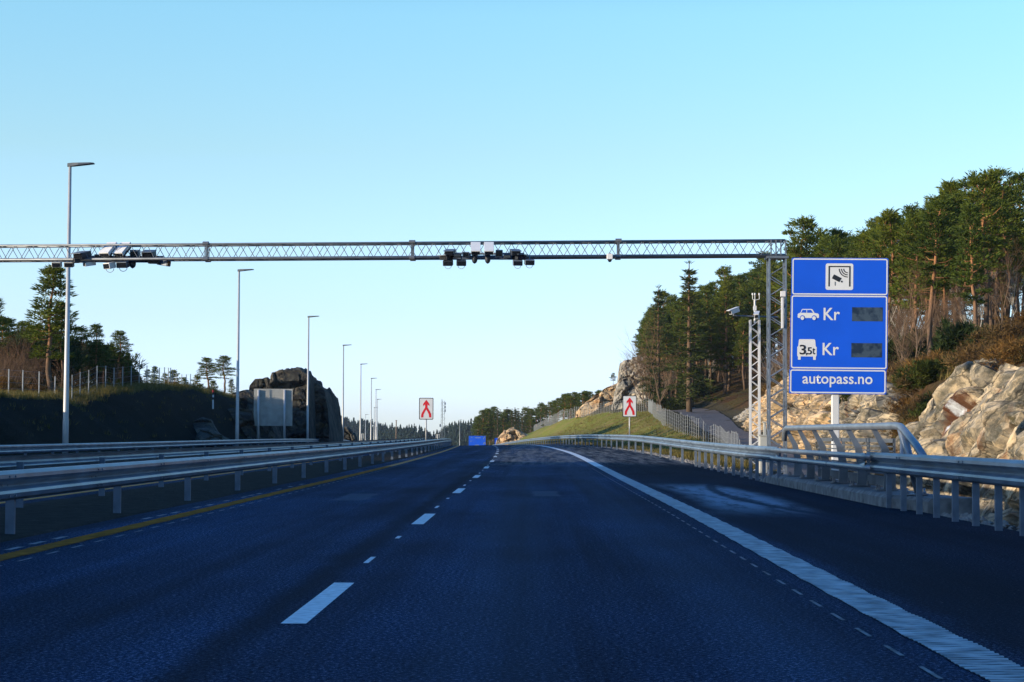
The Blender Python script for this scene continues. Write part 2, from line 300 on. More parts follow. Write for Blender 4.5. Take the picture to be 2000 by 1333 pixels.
# ------------------------------------------------------------------ mesh builder
class MB:
    def __init__(s): s.v = []; s.f = []
    def add(s, verts, faces):
        o = len(s.v); s.v.extend([tuple(p) for p in verts]); s.f.extend([tuple(i + o for i in f) for f in faces])
    def box(s, c, size, rot=None):
        hx, hy, hz = size[0] / 2, size[1] / 2, size[2] / 2
        vs = [Vector((x, y, z)) for x in (-hx, hx) for y in (-hy, hy) for z in (-hz, hz)]
        if rot is not None: vs = [rot @ v for v in vs]
        c = Vector(c)
        s.add([v + c for v in vs], [(0, 1, 3, 2), (4, 6, 7, 5), (0, 4, 5, 1), (2, 3, 7, 6), (0, 2, 6, 4), (1, 5, 7, 3)])
    def tube(s, pts, rad, n=8, cap=True):
        pts = [Vector(p) for p in pts]
        rads = rad if hasattr(rad, '__len__') else [rad] * len(pts)
        rings = []; up = None
        for i, p in enumerate(pts):
            d = (pts[min(i + 1, len(pts) - 1)] - pts[max(i - 1, 0)])
            d = d.normalized() if d.length > 1e-9 else Vector((0, 0, 1))
            if up is None:
                up = Vector((0, 0, 1)) if abs(d.z) < 0.9 else Vector((1, 0, 0))
            a = d.cross(up).normalized(); bb = a.cross(d).normalized(); up = bb
            rings.append([p + (a * math.cos(2 * math.pi * k / n) + bb * math.sin(2 * math.pi * k / n)) * rads[i] for k in range(n)])
        o = len(s.v)
        for r in rings: s.v.extend([tuple(q) for q in r])
        for i in range(len(rings) - 1):
            for k in range(n):
                s.f.append((o + i * n + k, o + i * n + (k + 1) % n, o + (i + 1) * n + (k + 1) % n, o + (i + 1) * n + k))
        if cap:
            s.f.append(tuple(o + k for k in range(n))[::-1]); s.f.append(tuple(o + (len(rings) - 1) * n + k for k in range(n)))
    def sweep(s, frames, closed=False):
        """frames: list of point lists of equal length"""
        n = len(frames[0]); o = len(s.v)
        for fr in frames: s.v.extend([tuple(p) for p in fr])
        for i in range(len(frames) - 1):
            for k in range(n if closed else n - 1):
                s.f.append((o + i * n + k, o + i * n + (k + 1) % n, o + (i + 1) * n + (k + 1) % n, o + (i + 1) * n + k))
    def prism(s, poly, origin, ax, ay, depth):
        """flat polygon (2-D points) in the plane origin + ax*x + ay*y, thickened along ax x ay"""
        nn = ax.cross(ay).normalized() * depth; k = len(poly)
        a = [origin + ax * p[0] + ay * p[1] + nn for p in poly]; b = [origin + ax * p[0] + ay * p[1] for p in poly]
        s.add(a + b, [tuple(range(k))] + [tuple(range(2 * k - 1, k - 1, -1))] + [(i, k + i, k + (i + 1) % k, (i + 1) % k) for i in range(k)])
    def build(s, name, mat, parent=None, smooth_=False, bevel=0.0):
        me = bpy.data.meshes.new(name); me.from_pydata(s.v, [], s.f); me.update()
        return link_mesh(name, me, mat, parent, smooth_, bevel)
def link_mesh(name, me, mat, parent=None, smooth_=False, bevel=0.0):
    me.materials.append(mat)
    if smooth_: me.polygons.foreach_set('use_smooth', [True] * len(me.polygons))
    o = bpy.data.objects.new(name, me); C.objects.link(o)
    if parent is not None:
        o.parent = parent
        o.matrix_parent_inverse = Matrix.Identity(4)
        o.location = -Vector(parent.location) if not parent.get('_local') else (0, 0, 0)
    if bevel:
        bv = o.modifiers.new('bevel', 'BEVEL'); bv.width = bevel; bv.segments = 2; bv.limit_method = 'ANGLE'
    return o
def tag(o, label=None, cat=None, group=None, kind=None):
    if label: o['label'] = label
    if cat: o['category'] = cat
    if group: o['group'] = group
    if kind: o['kind'] = kind
    return o
def thing(name, label, cat, loc=(0, 0, 0), group=None):
    o = bpy.data.objects.new(name, None); C.objects.link(o); o.location = loc; o.empty_display_size = 0.3
    return tag(o, label, cat, group)
def local(o): o['_local'] = 1; return o
def copy_tree(o, parent=None):
    c = o.copy(); C.objects.link(c)
    if parent is not None: c.parent = parent
    for ch in o.children: copy_tree(ch, c)
    return c
def struct(o): o['kind'] = 'structure'; return o

# ------------------------------------------------------------------ terrain
def lerp_table(tab, x):
    if x <= tab[0][0]: return tab[0][1]
    for (a, va), (b, vb) in zip(tab, tab[1:]):
        if x <= b: return va + (vb - va) * (x - a) / (b - a)
    return tab[-1][1]
# right-hand cross sections: outer verge, fence line, path left, path right, rock foot, rock top, hill ...
SEC = {
 -300: [(7.2, -1.0), (8, -2), (9, -3.0), (12, -3.0), (12.5, -2.8), (14.2, 3), (22, 6), (40, 12), (90, 17)],
 20:  [(7.1, -1.4), (8, -2.5), (9, -3.2), (12, -3.2), (12.5, -3.0), (14.2, 3.4), (22, 6), (40, 12), (90, 17)],
 35:  [(6.9, -1.9), (7.6, -3.2), (8.5, -3.2), (12, -3.2), (12.7, -3.0), (14.6, 3.5), (23, 6), (40, 12), (90, 17)],
 55:  [(8.0, -0.15), (8.8, -0.6), (9.5, -1.8), (12.3, -1.8), (13.0, -1.6), (15, 3.3), (25, 6.6), (42, 12.5), (90, 18)],
 80:  [(8.0, 0), (9, -.5), (10.3, -.6), (13, -.6), (14, -.4), (15.5, 3.0), (27, 7.0), (45, 13), (90, 20)],
 110: [(8.0, 0), (11, .2), (12, .2), (15, .3), (15.8, .6), (17.5, 3.2), (28, 7.2), (48, 13), (100, 22)],
 130: [(8.0, .2), (11, .95), (12.6, 1.0), (15.5, 1.0), (16.3, 1.5), (18, 4.7), (30, 8), (50, 13.5), (100, 22)],
 150: [(7.5, .4), (10.8, 1.7), (13.5, 1.6), (16.6, 1.6), (18, 2.2), (20, 4.6), (32, 8.0), (55, 13.5), (100, 22)],
 185: [(6.5, .8), (12, 3.0), (15.5, 2.7), (19.5, 2.7), (21, 3.2), (24, 5.0), (36, 8.5), (60, 14), (110, 20)],
 220: [(5.5, .8), (13.8, 3.7), (17.0, 3.7), (22, 3.7), (23, 4.0), (26, 5.5), (38, 9), (60, 14), (110, 20)],
 240: [(4.5, .8), (10.8, 3.9), (14, 4.4), (17, 5.2), (20, 6.2), (26, 8.0), (38, 11.5), (60, 16), (110, 22)],
 262: [(3, .6), (8, 3.6), (11, 5.0), (16, 6.8), (20, 8.0), (26, 9.8), (38, 13), (60, 17), (110, 22)],
 300: [(0, -.2), (5.0, 3.2), (8, 4.2), (13, 5.6), (18, 7.2), (26, 10), (38, 13), (60, 16), (110, 20)],
 360: [(-4.5, -1), (3.0, 2.4), (6, 3), (12, 3.4), (18, 4), (26, 4.6), (38, 5), (60, 5), (110, 6)],
 430: [(-11, -2.8), (0.5, 1.2), (5, 1.3), (12, 1.3), (18, 1.5), (26, 1.6), (38, 1), (60, 0), (110, 0)],
 520: [(-20, -5), (-8, -4), (0, -4), (10, -4), (20, -4), (30, -4), (45, -4), (80, -4), (140, -4)],
 900: [(-84, -14.3)] + [(-80 + 25 * i, -14.3) for i in range(1, 9)],
 4000: [(-600, -16)] + [(-560 + 60 * i, -16) for i in range(1, 9)],
}
SK = sorted(SEC)
def section(Y):
    for a, b in zip(SK, SK[1:]):
        if Y <= b:
            t = max(0.0, (Y - a) / (b - a))
            return [(p[0] + (q[0] - p[0]) * t, p[1] + (q[1] - p[1]) * t) for p, q in zip(SEC[a], SEC[b])]
    return SEC[SK[-1]]
RIDGE = [(-300, 3.6), (45, 3.4), (60, 3.0), (86, 2.75), (94, 2.75), (102.5, 2.6), (106, 2.9), (111, 3.45), (125, 3.95), (140, 4.4), (160, 4.25), (177, 3.9), (205, 2.2), (235, 0.4), (280, -1.0)]
HILL = [(-300, 12), (-25, 9.6), (0, 7.4), (16, 6.2), (36, 5.0), (55, 4.2), (63, 1.8), (100, 1.6), (170, 1.4), (220, 0.4), (260, 0.0)]
def fbm(x, y, s, seed=0.0): return noise.fractal(Vector((x * s, y * s, seed)), 1.0, 2.0, 4)
def left_z(u, Y):
    """u measured from the curved road axis, u < -18.6"""
    base = zr(-18.6, Y)
    if Y > 280: rg = base - 0.3
    else: rg = max(lerp_table(RIDGE, Y), base - 0.3)
    d = -18.6 - u
    if d < 1.2: z = base - 0.25 * smooth(d / 1.2)
    elif d < 6.0: z = base - 0.25 + (rg - base + 0.25) * (smooth((d - 1.2) / 4.8) * 0.7 + 0.3 * (d - 1.2) / 4.8)
    else: z = rg + min((d - 6.0) / 60.0, 1.0) * 1.5
    if d > 6:
        hl = lerp_table(HILL, Y)
        z += hl * 0.55 * smooth((d - 6.0) / 7.0) if Y < 66 else hl * smooth((d - 8.0) / 60.0)
    far = smooth((Y - 420) / 300)
    return z * (1 - far) + min(z, crest(Y) - 0.3) * far
def right_z(X, Y):
    pts = [(cx(Y) + 6.3, zr(5.5, Y) - 0.08)] + section(Y)
    if X <= pts[0][0]: return pts[0][1]
    for (a, za), (b, zb) in zip(pts, pts[1:]):
        if X <= b: return za + (zb - za) * (X - a) / max(b - a, 1e-6)
    return pts[-1][1]
def ground_z(X, Y):
    u = X - cx(Y)
    if u < -18.6: z = left_z(u, Y); amp = smooth((-19 - u) / 3)
    elif u > 6.3: z = right_z(X, Y); amp = smooth((u - 6.6) / 2)
    else: return zr(u, Y)
    return z + amp * (0.28 * fbm(X, Y, 0.16) + 0.10 * fbm(X, Y, 0.7, 5.0))

def build_ground():
    ys = list(np.arange(-300, -40, 26.0)) + list(np.arange(-40, 300, 2.0)) + list(np.arange(300, 520, 6.0)) + list(np.arange(520, 900, 40.0)) + list(np.arange(900, 4001, 310.0))
    left = [-2500, -1200, -600, -300, -180, -120, -90, -70, -58, -50, -45, -41, -38, -36, -34] + list(np.arange(-33, -18.5, 0.6))
    road = [-18.61, -18.25, -15.3, -8.0, -7.78, -7.7, -7.2, -6.4, -5.7, -5.35, -5.28, -2, 2.0, 5.3, 5.8, 6.3]
    sub = [2, 3, 3, 3, 2, 4, 6, 6, 4, 3]
    V = []; K = []; ncol = None
    rnd = random.Random(3)
    for Y in ys:
        row = []
        for u in left:
            X = cx(Y) + u; z = ground_z(X, Y)
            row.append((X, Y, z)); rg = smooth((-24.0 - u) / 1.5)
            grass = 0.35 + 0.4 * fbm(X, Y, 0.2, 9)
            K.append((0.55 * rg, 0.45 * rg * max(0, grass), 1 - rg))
        for u in road:
            X = cx(Y) + u; z = zr(u, Y)
            if -18.3 < u < -7.77: z -= 0.02
            elif -5.3 < u < 5.5: z -= 0.02
            elif u >= 5.5: z -= 0.05
            else: z += 0.04 * fbm(X, Y, 0.8) + 0.01
            row.append((X, Y, z)); K.append((0.0, 0, 0.35))
        pts = [(cx(Y) + 6.3, zr(5.5, Y) - 0.05)] + section(Y)
        pts.append((pts[-1][0] + 2400, pts[-1][1] - 6))
        for i, n in enumerate(sub):
            (a, za), (b, zb) = pts[i], pts[i + 1]
            for k in range(1, n + 1):
                X = a + (b - a) * k / n; z = ground_z(X, Y) if i < 9 else za + (zb - za) * k / n
                row.append((X, Y, z))
                t = i + k / n
                if t <= 1: K.append((0.5 if Y > 90 else 0.15, 0, 0))
                elif t <= 2.2 and Y > 85: K.append((1, 0, 0))
                elif t <= 5: K.append((0.1, 0.25, 0))
                else: K.append((0, 1, 0))
        ncol = len(row); V.extend(row)
    Fc = []
    for j in range(len(ys) - 1):
        for i in range(ncol - 1):
            a = j * ncol + i; Fc.append((a, a + 1, a + ncol + 1, a + ncol))
    me = bpy.data.meshes.new('ground'); me.from_pydata(V, [], Fc); me.update()
    ca = me.color_attributes.new('kind', 'FLOAT_COLOR', 'POINT')
    ca.data.foreach_set('color', np.array([(*k, 1.0) for k in K], dtype=np.float32).ravel())
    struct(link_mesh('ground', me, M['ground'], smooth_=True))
build_ground()

def ribbon(name, mat, u0, u1, y0, y1, dz, step=2.0, nu=1, frame=P):
    mb = MB(); n = max(1, int(math.ceil((y1 - y0) / step)))
    mb.sweep([[frame(u0 + (u1 - u0) * k / nu, y0 + (y1 - y0) * i / n, dz) for k in range(nu + 1)] for i in range(n + 1)])
    return mb
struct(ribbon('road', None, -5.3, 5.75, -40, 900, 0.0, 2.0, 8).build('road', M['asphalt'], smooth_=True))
struct(ribbon('road', None, -18.3, -7.75, -40, 900, 0.0, 2.0, 6).build('road', M['asphalt_far'], smooth_=True))

# markings -----------------------------------------------------------------
mk = MB()
for k in range(-1, 34):
    y0 = 11.0 + 12.0 * k
    mk.v, mk.f, mk0 = mk.v, mk.f, None
    m2 = ribbon('', None, -1.455, -1.305, y0, y0 + 3.0, 0.004, 1.0); mk.add(m2.v, m2.f)
rnd = random.Random(11)
for k in range(-1, 8):
    for dy in (5.0, 8.9):
        y0 = 11.0 + 12 * k + dy + rnd.uniform(-.15, .15)
        if k >= 0 and dy > 6 and k != 0: pass
        m2 = ribbon('', None, -1.43, -1.385, y0, y0 + (0.8 if dy < 6 else 0.45), 0.004, 1.0); mk.add(m2.v, m2.f)
struct(mk.build('lane_marking', M['white_paint']))
def uc(Y): return 2.24 + 0.09 * smooth((Y - 9) / 20)
# right edge line: profiled paint with cross ribs near the camera
base = MB(); fr = []
Y = 5.0
while Y < 62:
    wv = 0.007 * math.sin(Y * 4.6) + 0.004 * math.sin(Y * 9.3 + 1)
    wv *= 1 - smooth((Y - 25) / 30)
    fr.append([P(uc(Y) - 0.15 + wv * 0.8, Y, 0.004), P(uc(Y) + 0.15 + wv, Y, 0.004)]); Y += 0.15
base.sweep(fr)
rib = MB(); Y = 5.0; i = 0
while Y < 62:
    wv = 0.007 * math.sin(Y * 4.6) + 0.004 * math.sin(Y * 9.3 + 1); wv *= 1 - smooth((Y - 25) / 30)
    n = 5; a0, a1 = uc(Y) - 0.15 + wv * .8, uc(Y) + 0.15 + wv
    hw = 0.021 + rnd.uniform(-.005, .005)
    if Y > 36: hw = min(0.045, hw + (Y - 36) * 0.0012)
    top = []; bot = []
    for k in range(n):
        u = a0 + (a1 - a0) * k / (n - 1); jj = 0.012 * math.sin(k * 2.1 + i) + rnd.uniform(-.004, .004)
        top.append((P(u, Y + jj - hw, 0.0045), P(u, Y + jj - hw * .6, 0.010), P(u, Y + jj + hw * .6, 0.010), P(u, Y + jj + hw, 0.0045)))
    rib.sweep([list(p) for p in top]); Y += 0.095; i += 1
e = base.build('edge_line', M['dull_paint']); struct(e)
r_ = rib.build('edge_line', M['edge_paint']); struct(r_)
struct(ribbon('', None, 2.18, 2.48, 62, 420, 0.004, 3.0).build('edge_line', M['white_paint']))
# yellow lines
mb = MB(); fr = []; Y = 5.0
while Y < 62:
    wv = 0.02 * math.sin(Y * 4.1) + 0.01 * math.sin(Y * 9.7); fr.append([P(-4.77 + wv, Y, 0.004), P(-4.53 + wv * .6, Y, 0.004)]); Y += 0.2
mb.sweep(fr); struct(mb.build('edge_line', M['shaded_yellow']))
struct(ribbon('', None, -4.77, -4.53, 62, 420, 0.004, 3.0).build('edge_line', M['yellow_paint']))
rib = MB(); Y = 5.0
while Y < 62:
    rib.sweep([[P(-4.76, Y, 0.0045), P(-4.76, Y + .012, 0.009), P(-4.76, Y + 0.04, 0.009), P(-4.76, Y + .052, 0.0045)], [P(-4.54, Y, 0.0045), P(-4.54, Y + .012, 0.009), P(-4.54, Y + 0.04, 0.009), P(-4.54, Y + .052, 0.0045)]]); Y += 0.13
struct(rib.build('edge_line', simple('dull_shaded_yellow_paint', (0.33, 0.115, 0.003), 0.8, 0, 0.5, 6.0, 0.2)))  # ribs darkened for the shade there as well
struct(ribbon('', None, -8.35, -8.15, -20, 420, 0.004, 3.0).build('edge_line', M['yellow_paint']))
struct(ribbon('', None, -15.6, -15.4, -20, 420, 0.004, 3.0).build('edge_line', M['white_paint']))
tk = MB()
for k in range(60):
    y0 = 6.0 + 0.9 * k
    ut = uc(y0) - .36; m2 = ribbon('', None, ut, ut + .025, y0, y0 + .45, .004, 1); tk.add(m2.v, m2.f)
    m2 = ribbon('', None, -4.40, -4.37, y0 * 1.05 + 6, y0 * 1.05 + 6.45, .004, 1); tk.add(m2.v, m2.f)
    if rnd.random() < 0.55 and k < 30:
        u0 = -4.93 - rnd.random() * .04; m2 = ribbon('', None, u0, u0 + .07, y0 + 8, y0 + 8.5, .004, 1); tk.add(m2.v, m2.f)
struct(tk.build('marking_ticks', M['tick_paint']))

# gravel path behind the right-hand fence
def path_frame(k, Y):
    s = section(Y); return s
mb = MB(); fr = []
for Y in list(np.arange(20, 232, 3.0)):
    (xa, za), (xb, zb) = section(Y)[2], section(Y)[3]
    fr.append([Vector((xa + (xb - xa) * t, Y, max(ground_z(xa + (xb - xa) * t, Y), za + (zb - za) * t) + 0.06)) for t in (0, .25, .5, .75, 1)])
mb.sweep(fr)
# the path bends right round the back of the knoll
fr = []
for i in range(9):
    a = i / 8 * R(80); c0 = Vector((42.0, 229.0, 0))
    fr.append([Vector((c0.x - math.cos(a) * (25 - 5 * t), c0.y + math.sin(a) * (25 - 5 * t), 3.85 + 0.9 * i / 8)) for t in (0, .25, .5, .75, 1)])
mb.sweep(fr)
struct(mb.build('path', M['gravel'], smooth_=True))

# ------------------------------------------------------------------ rocks
def rockn(p, freq, amp, seed):
    al = 0.40 * p.x - 0.60 * p.y + 0.62 * p.z; ac = 0.70 * p.z + 0.58 * p.y - 0.1 * p.x; th = 0.8 * p.x + 0.25 * p.y
    q = Vector((al * 0.42, ac * 1.35, th * 0.8)) * freq + Vector((seed, seed * 1.7, 0))
    q += noise.noise_vector(q * 0.8) * 0.28
    d, pts = noise.voronoi(q, distance_metric='CHEBYCHEV')
    c = pts[0]; r = noise.cell(c * 5.3)
    n = noise.noise_vector(c * 3.1 + Vector((7, 1, 3)))
    k = min(1.0, (d[1] - d[0]) * 9.0)
    return amp * (0.75 * r + 1.5 * n.dot(q - c)) - amp * 0.95 * (1 - k) + amp * 0.12 * noise.fractal(p * 1.4, 1.0, 2.1, 5)
def rock_wall(name, label, foot, top, back, mat, seed, amp=0.5, freq=0.55, nu=70, nv=34, cat='rock', group=None):
    """foot/top: polylines (world points); the face runs foot to top, then a cap runs back"""
    def at(pl, t):
        t = max(0, min(1, t)) * (len(pl) - 1); i = min(int(t), len(pl) - 2); return pl[i].lerp(pl[i + 1], t - i)
    nc = nv // 3; grid = []
    for i in range(nu + 1):
        t = i / nu; f, tp = at(foot, t), at(top, t)
        along = (at(foot, t + .02) - at(foot, t - .02)).normalized(); out = Vector((-along.y, along.x, 0))
        end = min(1.0, min(t, 1 - t) / 0.10)
        row = []
        for j in range(nv + nc + 1):
            if j <= nv:
                s = j / nv; p = f.lerp(tp, s); p += out * 0.35 * math.sin(s * math.pi) ; n = (out * 0.9 + Vector((0, 0, 0.45 * s))).normalized()
            else:
                s = (j - nv) / nc; p = tp - out * back * s + Vector((0, 0, -0.9 * s * s)); n = (out * 0.4 + Vector((0, 0, 1)) * (0.9)).normalized()
            d = rockn(p, freq, amp, seed) + 0.6 * rockn(p, freq * 2.4, amp * .5, seed + 9) + .06 * noise.fractal(p * 3.5, 1.0, 2.0, 4)
            p = p + n * d
            p -= out * (1 - smooth(end)) * 1.6; p.z -= (1 - smooth(end)) * 1.0 * (min(j, nv) / nv)
            row.append(p)
        grid.append(row)
    mb = MB(); mb.sweep(grid); mb.f = [f[::-1] for f in mb.f]
    o = mb.build(name, mat); tag(o, label, cat, group)
    return o
def foot_at(Y, dz=-0.4):
    x, z = section(Y)[4]; return Vector((x, Y, z + dz))
def top_px(px, py, D, dx=0.0):
    return W(px, py, D) + Vector((dx, 0, 0))
# near wall, far to near so that 'out' points to the road
def wall(name, label, ys, tops, mat, seed, **k):
    foot = [foot_at(y) for y in ys]
    foot = [Vector((f.x - 0.9, f.y, f.z)) for f in foot]
    top = [Vector((section(y)[5][0] - 0.75, y, z)) for y, z in zip(ys, tops)]
    return rock_wall(name, label, foot, top, 4.5, mat, seed, **k)
wall('cliff', 'large streaked cliff rising at the right edge of the photo', [16, 24, 32, 38, 44, 48, 52, 56, 59], [3.2, 3.6, 3.6, 3.8, 3.8, 3.9, 3.7, 3.3, 3.2], M['rock_near'], 2.0, amp=0.62, freq=0.45, nu=250, nv=56)
wall('cliff', 'rust stained rock face just right of the blue toll sign', [58, 61, 64, 67, 69], [3.2, 3.5, 3.3, 2.6, 1.4], M['rock_near'], 17.0, amp=0.62, freq=0.55, nu=80, nv=44)
wall('cliff', 'pale upright rock slabs behind the foot of the blue toll sign', [75, 79, 83, 88, 93], [2.4, 3.0, 2.4, 3.2, 2.4], M['rock_near'], 31.0, amp=0.7, freq=0.7, nu=80, nv=40)
wall('cliff', 'low shaded rock ledge behind the left end of the bridge railing', [93, 98, 104, 110, 114], [2.2, 2.9, 2.6, 3.3, 3.0], M['rock_ochre'], 44.0, amp=0.7, freq=0.6, nu=70, nv=36)
wall('cliff', 'ochre rock face beside the gravel path behind the white mast', [113, 119, 125, 131, 138, 145, 152], [3.3, 4.3, 4.9, 4.7, 4.0, 3.4, 2.6], M['rock_ochre'], 52.0, amp=0.75, freq=0.55, nu=100, nv=40)
wall('cliff', 'mossy grey rock ledge at the far bend of the gravel path', [152, 160, 170, 180], [3.4, 4.0, 4.2, 4.0], M['rock_grey'], 61.0, amp=0.7, freq=0.6, nu=70, nv=30)
# knoll of rock above the merge sign
def knoll(name, label, outlines, D, depth, mat, seed, base_py, amp=0.6, freq=0.45, nu=70, nv=40, slope=0.25, turn=0.0):
    """rock mass: outlines = lists of (px, py) skylines near distance D; depth in metres behind; leaning front"""
    mb = MB()
    if not isinstance(outlines[0], list): outlines = [outlines]
    for oi_, outline in enumerate(outlines):
        x0, x1 = outline[0][0], outline[-1][0]; grid = []; D0 = D + turn * oi_
        for i in range(nu + 1):
            px = x0 + (x1 - x0) * i / nu
            tp = W(px, lerp_table(outline, px), D0); ft = W(px, base_py, D0); ft = Vector((ft.x, D0 - slope * (tp.z - ft.z), ft.z))
            row = []; endk = min(1.0, min(i, nu - i) / (nu * 0.05)); sink = (1 - smooth(endk))
            for j in range(nv + 1):
                s = j / nv
                if s < .62: k = s / .62; p = ft.lerp(tp, k); n = Vector((0, -1, 0.2 * k)).normalized()
                elif s < .88:
                    k = (s - .62) / .26; p = tp + Vector((0, depth * k, -0.8 * k * k)); n = Vector((0, -.2, 1)).normalized()
                else:
                    k = (s - .88) / .12; p = tp + Vector((0, depth + 1.0 * k, -0.8 - (tp.z - ft.z) * k)); n = Vector((0, 1, .2)).normalized()
                d = rockn(p, freq, amp, seed + oi_) + 0.5 * rockn(p, freq * 2.6, amp * .5, seed + 4)
                d *= 0.25 + 0.75 * min(1.0, abs(s - .62) / .10)
                p = p + n * d; p.y += sink * depth * .3 * (1 if s < .7 else -1); row.append(p)
            grid.append(row)
        o_ = len(mb.v); mb.sweep(grid); nr = nv + 1
        mb.f.append(tuple(o_ + k for k in range(nr))); mb.f.append(tuple(o_ + nu * nr + k for k in range(nr))[::-1])
    mb.f = [f[::-1] for f in mb.f]
    return tag(mb.build(name, mat), label, 'rock')
knoll('rock_outcrop', 'pale layered rock knoll standing above the right merge sign', [(1196, 800), (1208, 742), (1216, 712), (1240, 702), (1270, 704), (1300, 740), (1330, 790)], 250, 9, M['rock_grey'], 5.0, 812, amp=0.9, freq=0.33, nu=90, nv=60)
knoll('rock_outcrop', 'warm pale rock hump left of the layered knoll behind the fence', [(1126, 805), (1140, 790), (1160, 772), (1185, 757), (1212, 748), (1232, 756), (1250, 800)], 272, 9, M['rock_ochre'], 8.0, 815, amp=0.7, freq=0.3, nu=80, nv=50)
knoll('rock_outcrop', 'cream coloured broken rock beside the road where it tops the crest', [(966, 874), (972, 856), (985, 846), (1003, 838), (1015, 842), (1030, 850), (1048, 860), (1056, 874)], 352, 8, M['rock_ochre'], 12.0, 884, amp=0.9, freq=0.45, nu=60, nv=40)
# big dark rock on the left
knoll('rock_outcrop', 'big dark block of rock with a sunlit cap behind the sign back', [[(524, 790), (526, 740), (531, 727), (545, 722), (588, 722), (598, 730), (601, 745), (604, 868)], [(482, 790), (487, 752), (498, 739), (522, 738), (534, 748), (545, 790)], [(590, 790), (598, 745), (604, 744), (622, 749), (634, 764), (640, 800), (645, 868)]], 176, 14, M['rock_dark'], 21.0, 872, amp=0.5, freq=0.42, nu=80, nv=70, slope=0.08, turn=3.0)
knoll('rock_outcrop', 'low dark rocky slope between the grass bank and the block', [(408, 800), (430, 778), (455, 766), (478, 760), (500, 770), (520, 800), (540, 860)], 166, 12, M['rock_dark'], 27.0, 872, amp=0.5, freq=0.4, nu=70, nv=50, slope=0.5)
knoll('boulder', 'smooth grey boulder at the foot of the dark grass bank', [(370, 842), (380, 822), (395, 815), (412, 820), (420, 836), (428, 850)], 126, 2.0, M['rock_dim'], 33.0, 866, amp=0.15, freq=0.5, nu=40, nv=40, slope=0.6)
knoll('boulder', 'flat grey boulder lying in front of the smooth one by the far rail', [(380, 856), (392, 838), (410, 836), (430, 848), (446, 858), (452, 864)], 122, 1.6, M['rock_dim'], 36.0, 870, amp=0.15, freq=0.6, nu=40, nv=40, slope=0.6)
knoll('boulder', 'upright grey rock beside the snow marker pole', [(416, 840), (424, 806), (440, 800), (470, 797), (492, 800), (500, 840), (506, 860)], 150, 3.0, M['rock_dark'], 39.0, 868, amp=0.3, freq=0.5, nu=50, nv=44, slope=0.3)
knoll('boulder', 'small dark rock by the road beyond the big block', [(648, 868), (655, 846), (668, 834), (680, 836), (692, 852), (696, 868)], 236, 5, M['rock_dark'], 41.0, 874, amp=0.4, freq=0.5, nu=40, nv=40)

# ------------------------------------------------------------------ guard rails
WB = [(0.0, 0.0), (0.035, 0.0), (0.075, 0.03), (0.085, 0.075), (0.07, 0.105), (0.01, 0.14), (0.0, 0.155), (0.01, 0.17), (0.07, 0.205), (0.085, 0.235), (0.08, 0.275), (0.045, 0.308), (0.0, 0.312)]
def rail_frames(u, side, zb, y0, y1, frame=P, step=1.0):
    fr = []; n = max(2, int((y1 - y0) / step))
    for i in range(n + 1):
        Y = y0 + (y1 - y0) * i / n
        fr.append([frame(u + side * d, Y, zb + z) for d, z in WB] + [frame(u + side * (d - 0.004), Y, zb + z) for d, z in WB[::-1]])
    return fr
def channel_post(h, w=0.055, d=0.115, t=0.006):
    mb = MB()
    mb.box((d / 2, -w / 2, h / 2), (d, t, h)); mb.box((t / 2, t / 2, h / 2), (t, w - .002, h)); mb.box((d - t / 2, t / 2, h / 2), (t, w - .002, h))
    return mb
def guardrail(label, u, side, zb, y0, y1, posts, post_side, group, post_h=None, frame=P, wide=.095):
    root = thing('guardrail', label, 'guardrail', group=group)
    st = 1.0
    mb = MB(); n = len(WB) * 2
    mb.sweep(rail_frames(u, side, zb, y0, min(y1, 120), frame, 1.0), closed=True)
    if y1 > 120: mb.sweep(rail_frames(u, side, zb, 120, y1, frame, 3.0), closed=True)
    if side > 0: mb.f = [f[::-1] for f in mb.f]
    bo = mb; Y = y0 + 1.5          # splice bolts
    while Y < min(y1, 75):
        for zz in (0.05, 0.155, 0.25):
            dd = 0.088 if zz != 0.155 else 0.004
            c = frame(u + side * dd, Y, zb + zz); bo.box(c, (0.012, 0.035, 0.022))
            c = frame(u + side * dd, Y + .22, zb + zz); bo.box(c, (0.012, 0.035, 0.022))
        Y += 4.0
    mb.build('rail', M['rail_steel'], root, smooth_=False)
    h = post_h or (zb + 0.22)
    mesh = None
    pl = [y for y in posts if y0 <= y <= y1]
    for k, Y in enumerate(pl[:100]):
        p = frame(u + post_side * 0.022, Y, -0.25)
        if mesh is None:
            o = channel_post(h + 0.25, d=wide).build('post', M['post_steel'], root); mesh = o
        else:
            o = mesh.copy(); C.objects.link(o); o.parent = root
        o.location = p
        if post_side < 0: o.location.x -= wide
    return root
near_posts = [-6 + 5.2 * k + 0.1 for k in range(0, 80)]
gr1 = guardrail('steel guardrail along the left edge of the near carriageway', -5.50, 1, 0.39, -6, 400, near_posts, -1, 'steel guardrails lining the motorway')
gr2 = guardrail('steel guardrail seen from behind across the grassy median strip', -7.45, -1, 0.45, -6, 400, [y + 1.8 for y in near_posts], 1, 'steel guardrails lining the motorway')
gr3 = guardrail('far steel guardrail along the outer edge of the opposite carriageway', -18.2, 1, 0.40, 20, 400, [20 + 4.0 * k for k in range(95)], -1, 'steel guardrails lining the motorway')
rp = [41.9 + 1.35 * k for k in range(5)] + [49.2 + 2.0 * k for k in range(7)] + [62.5 + 5.2 * k for k in range(64)]
gr4 = guardrail('sunlit steel guardrail curving along the right shoulder past the bridge', 5.48, -1, 0.54, 41.4, 400, rp, 1, 'steel guardrails lining the motorway', post_h=0.8, wide=.08)
gr5 = guardrail('shaded steel guardrail on close set posts at the right edge nearest the camera', 5.48, -1, 0.54, 10, 30.2, [11 + 1.13 * k for k in range(17)], 1, 'steel guardrails lining the motorway', post_h=0.8, wide=.08)

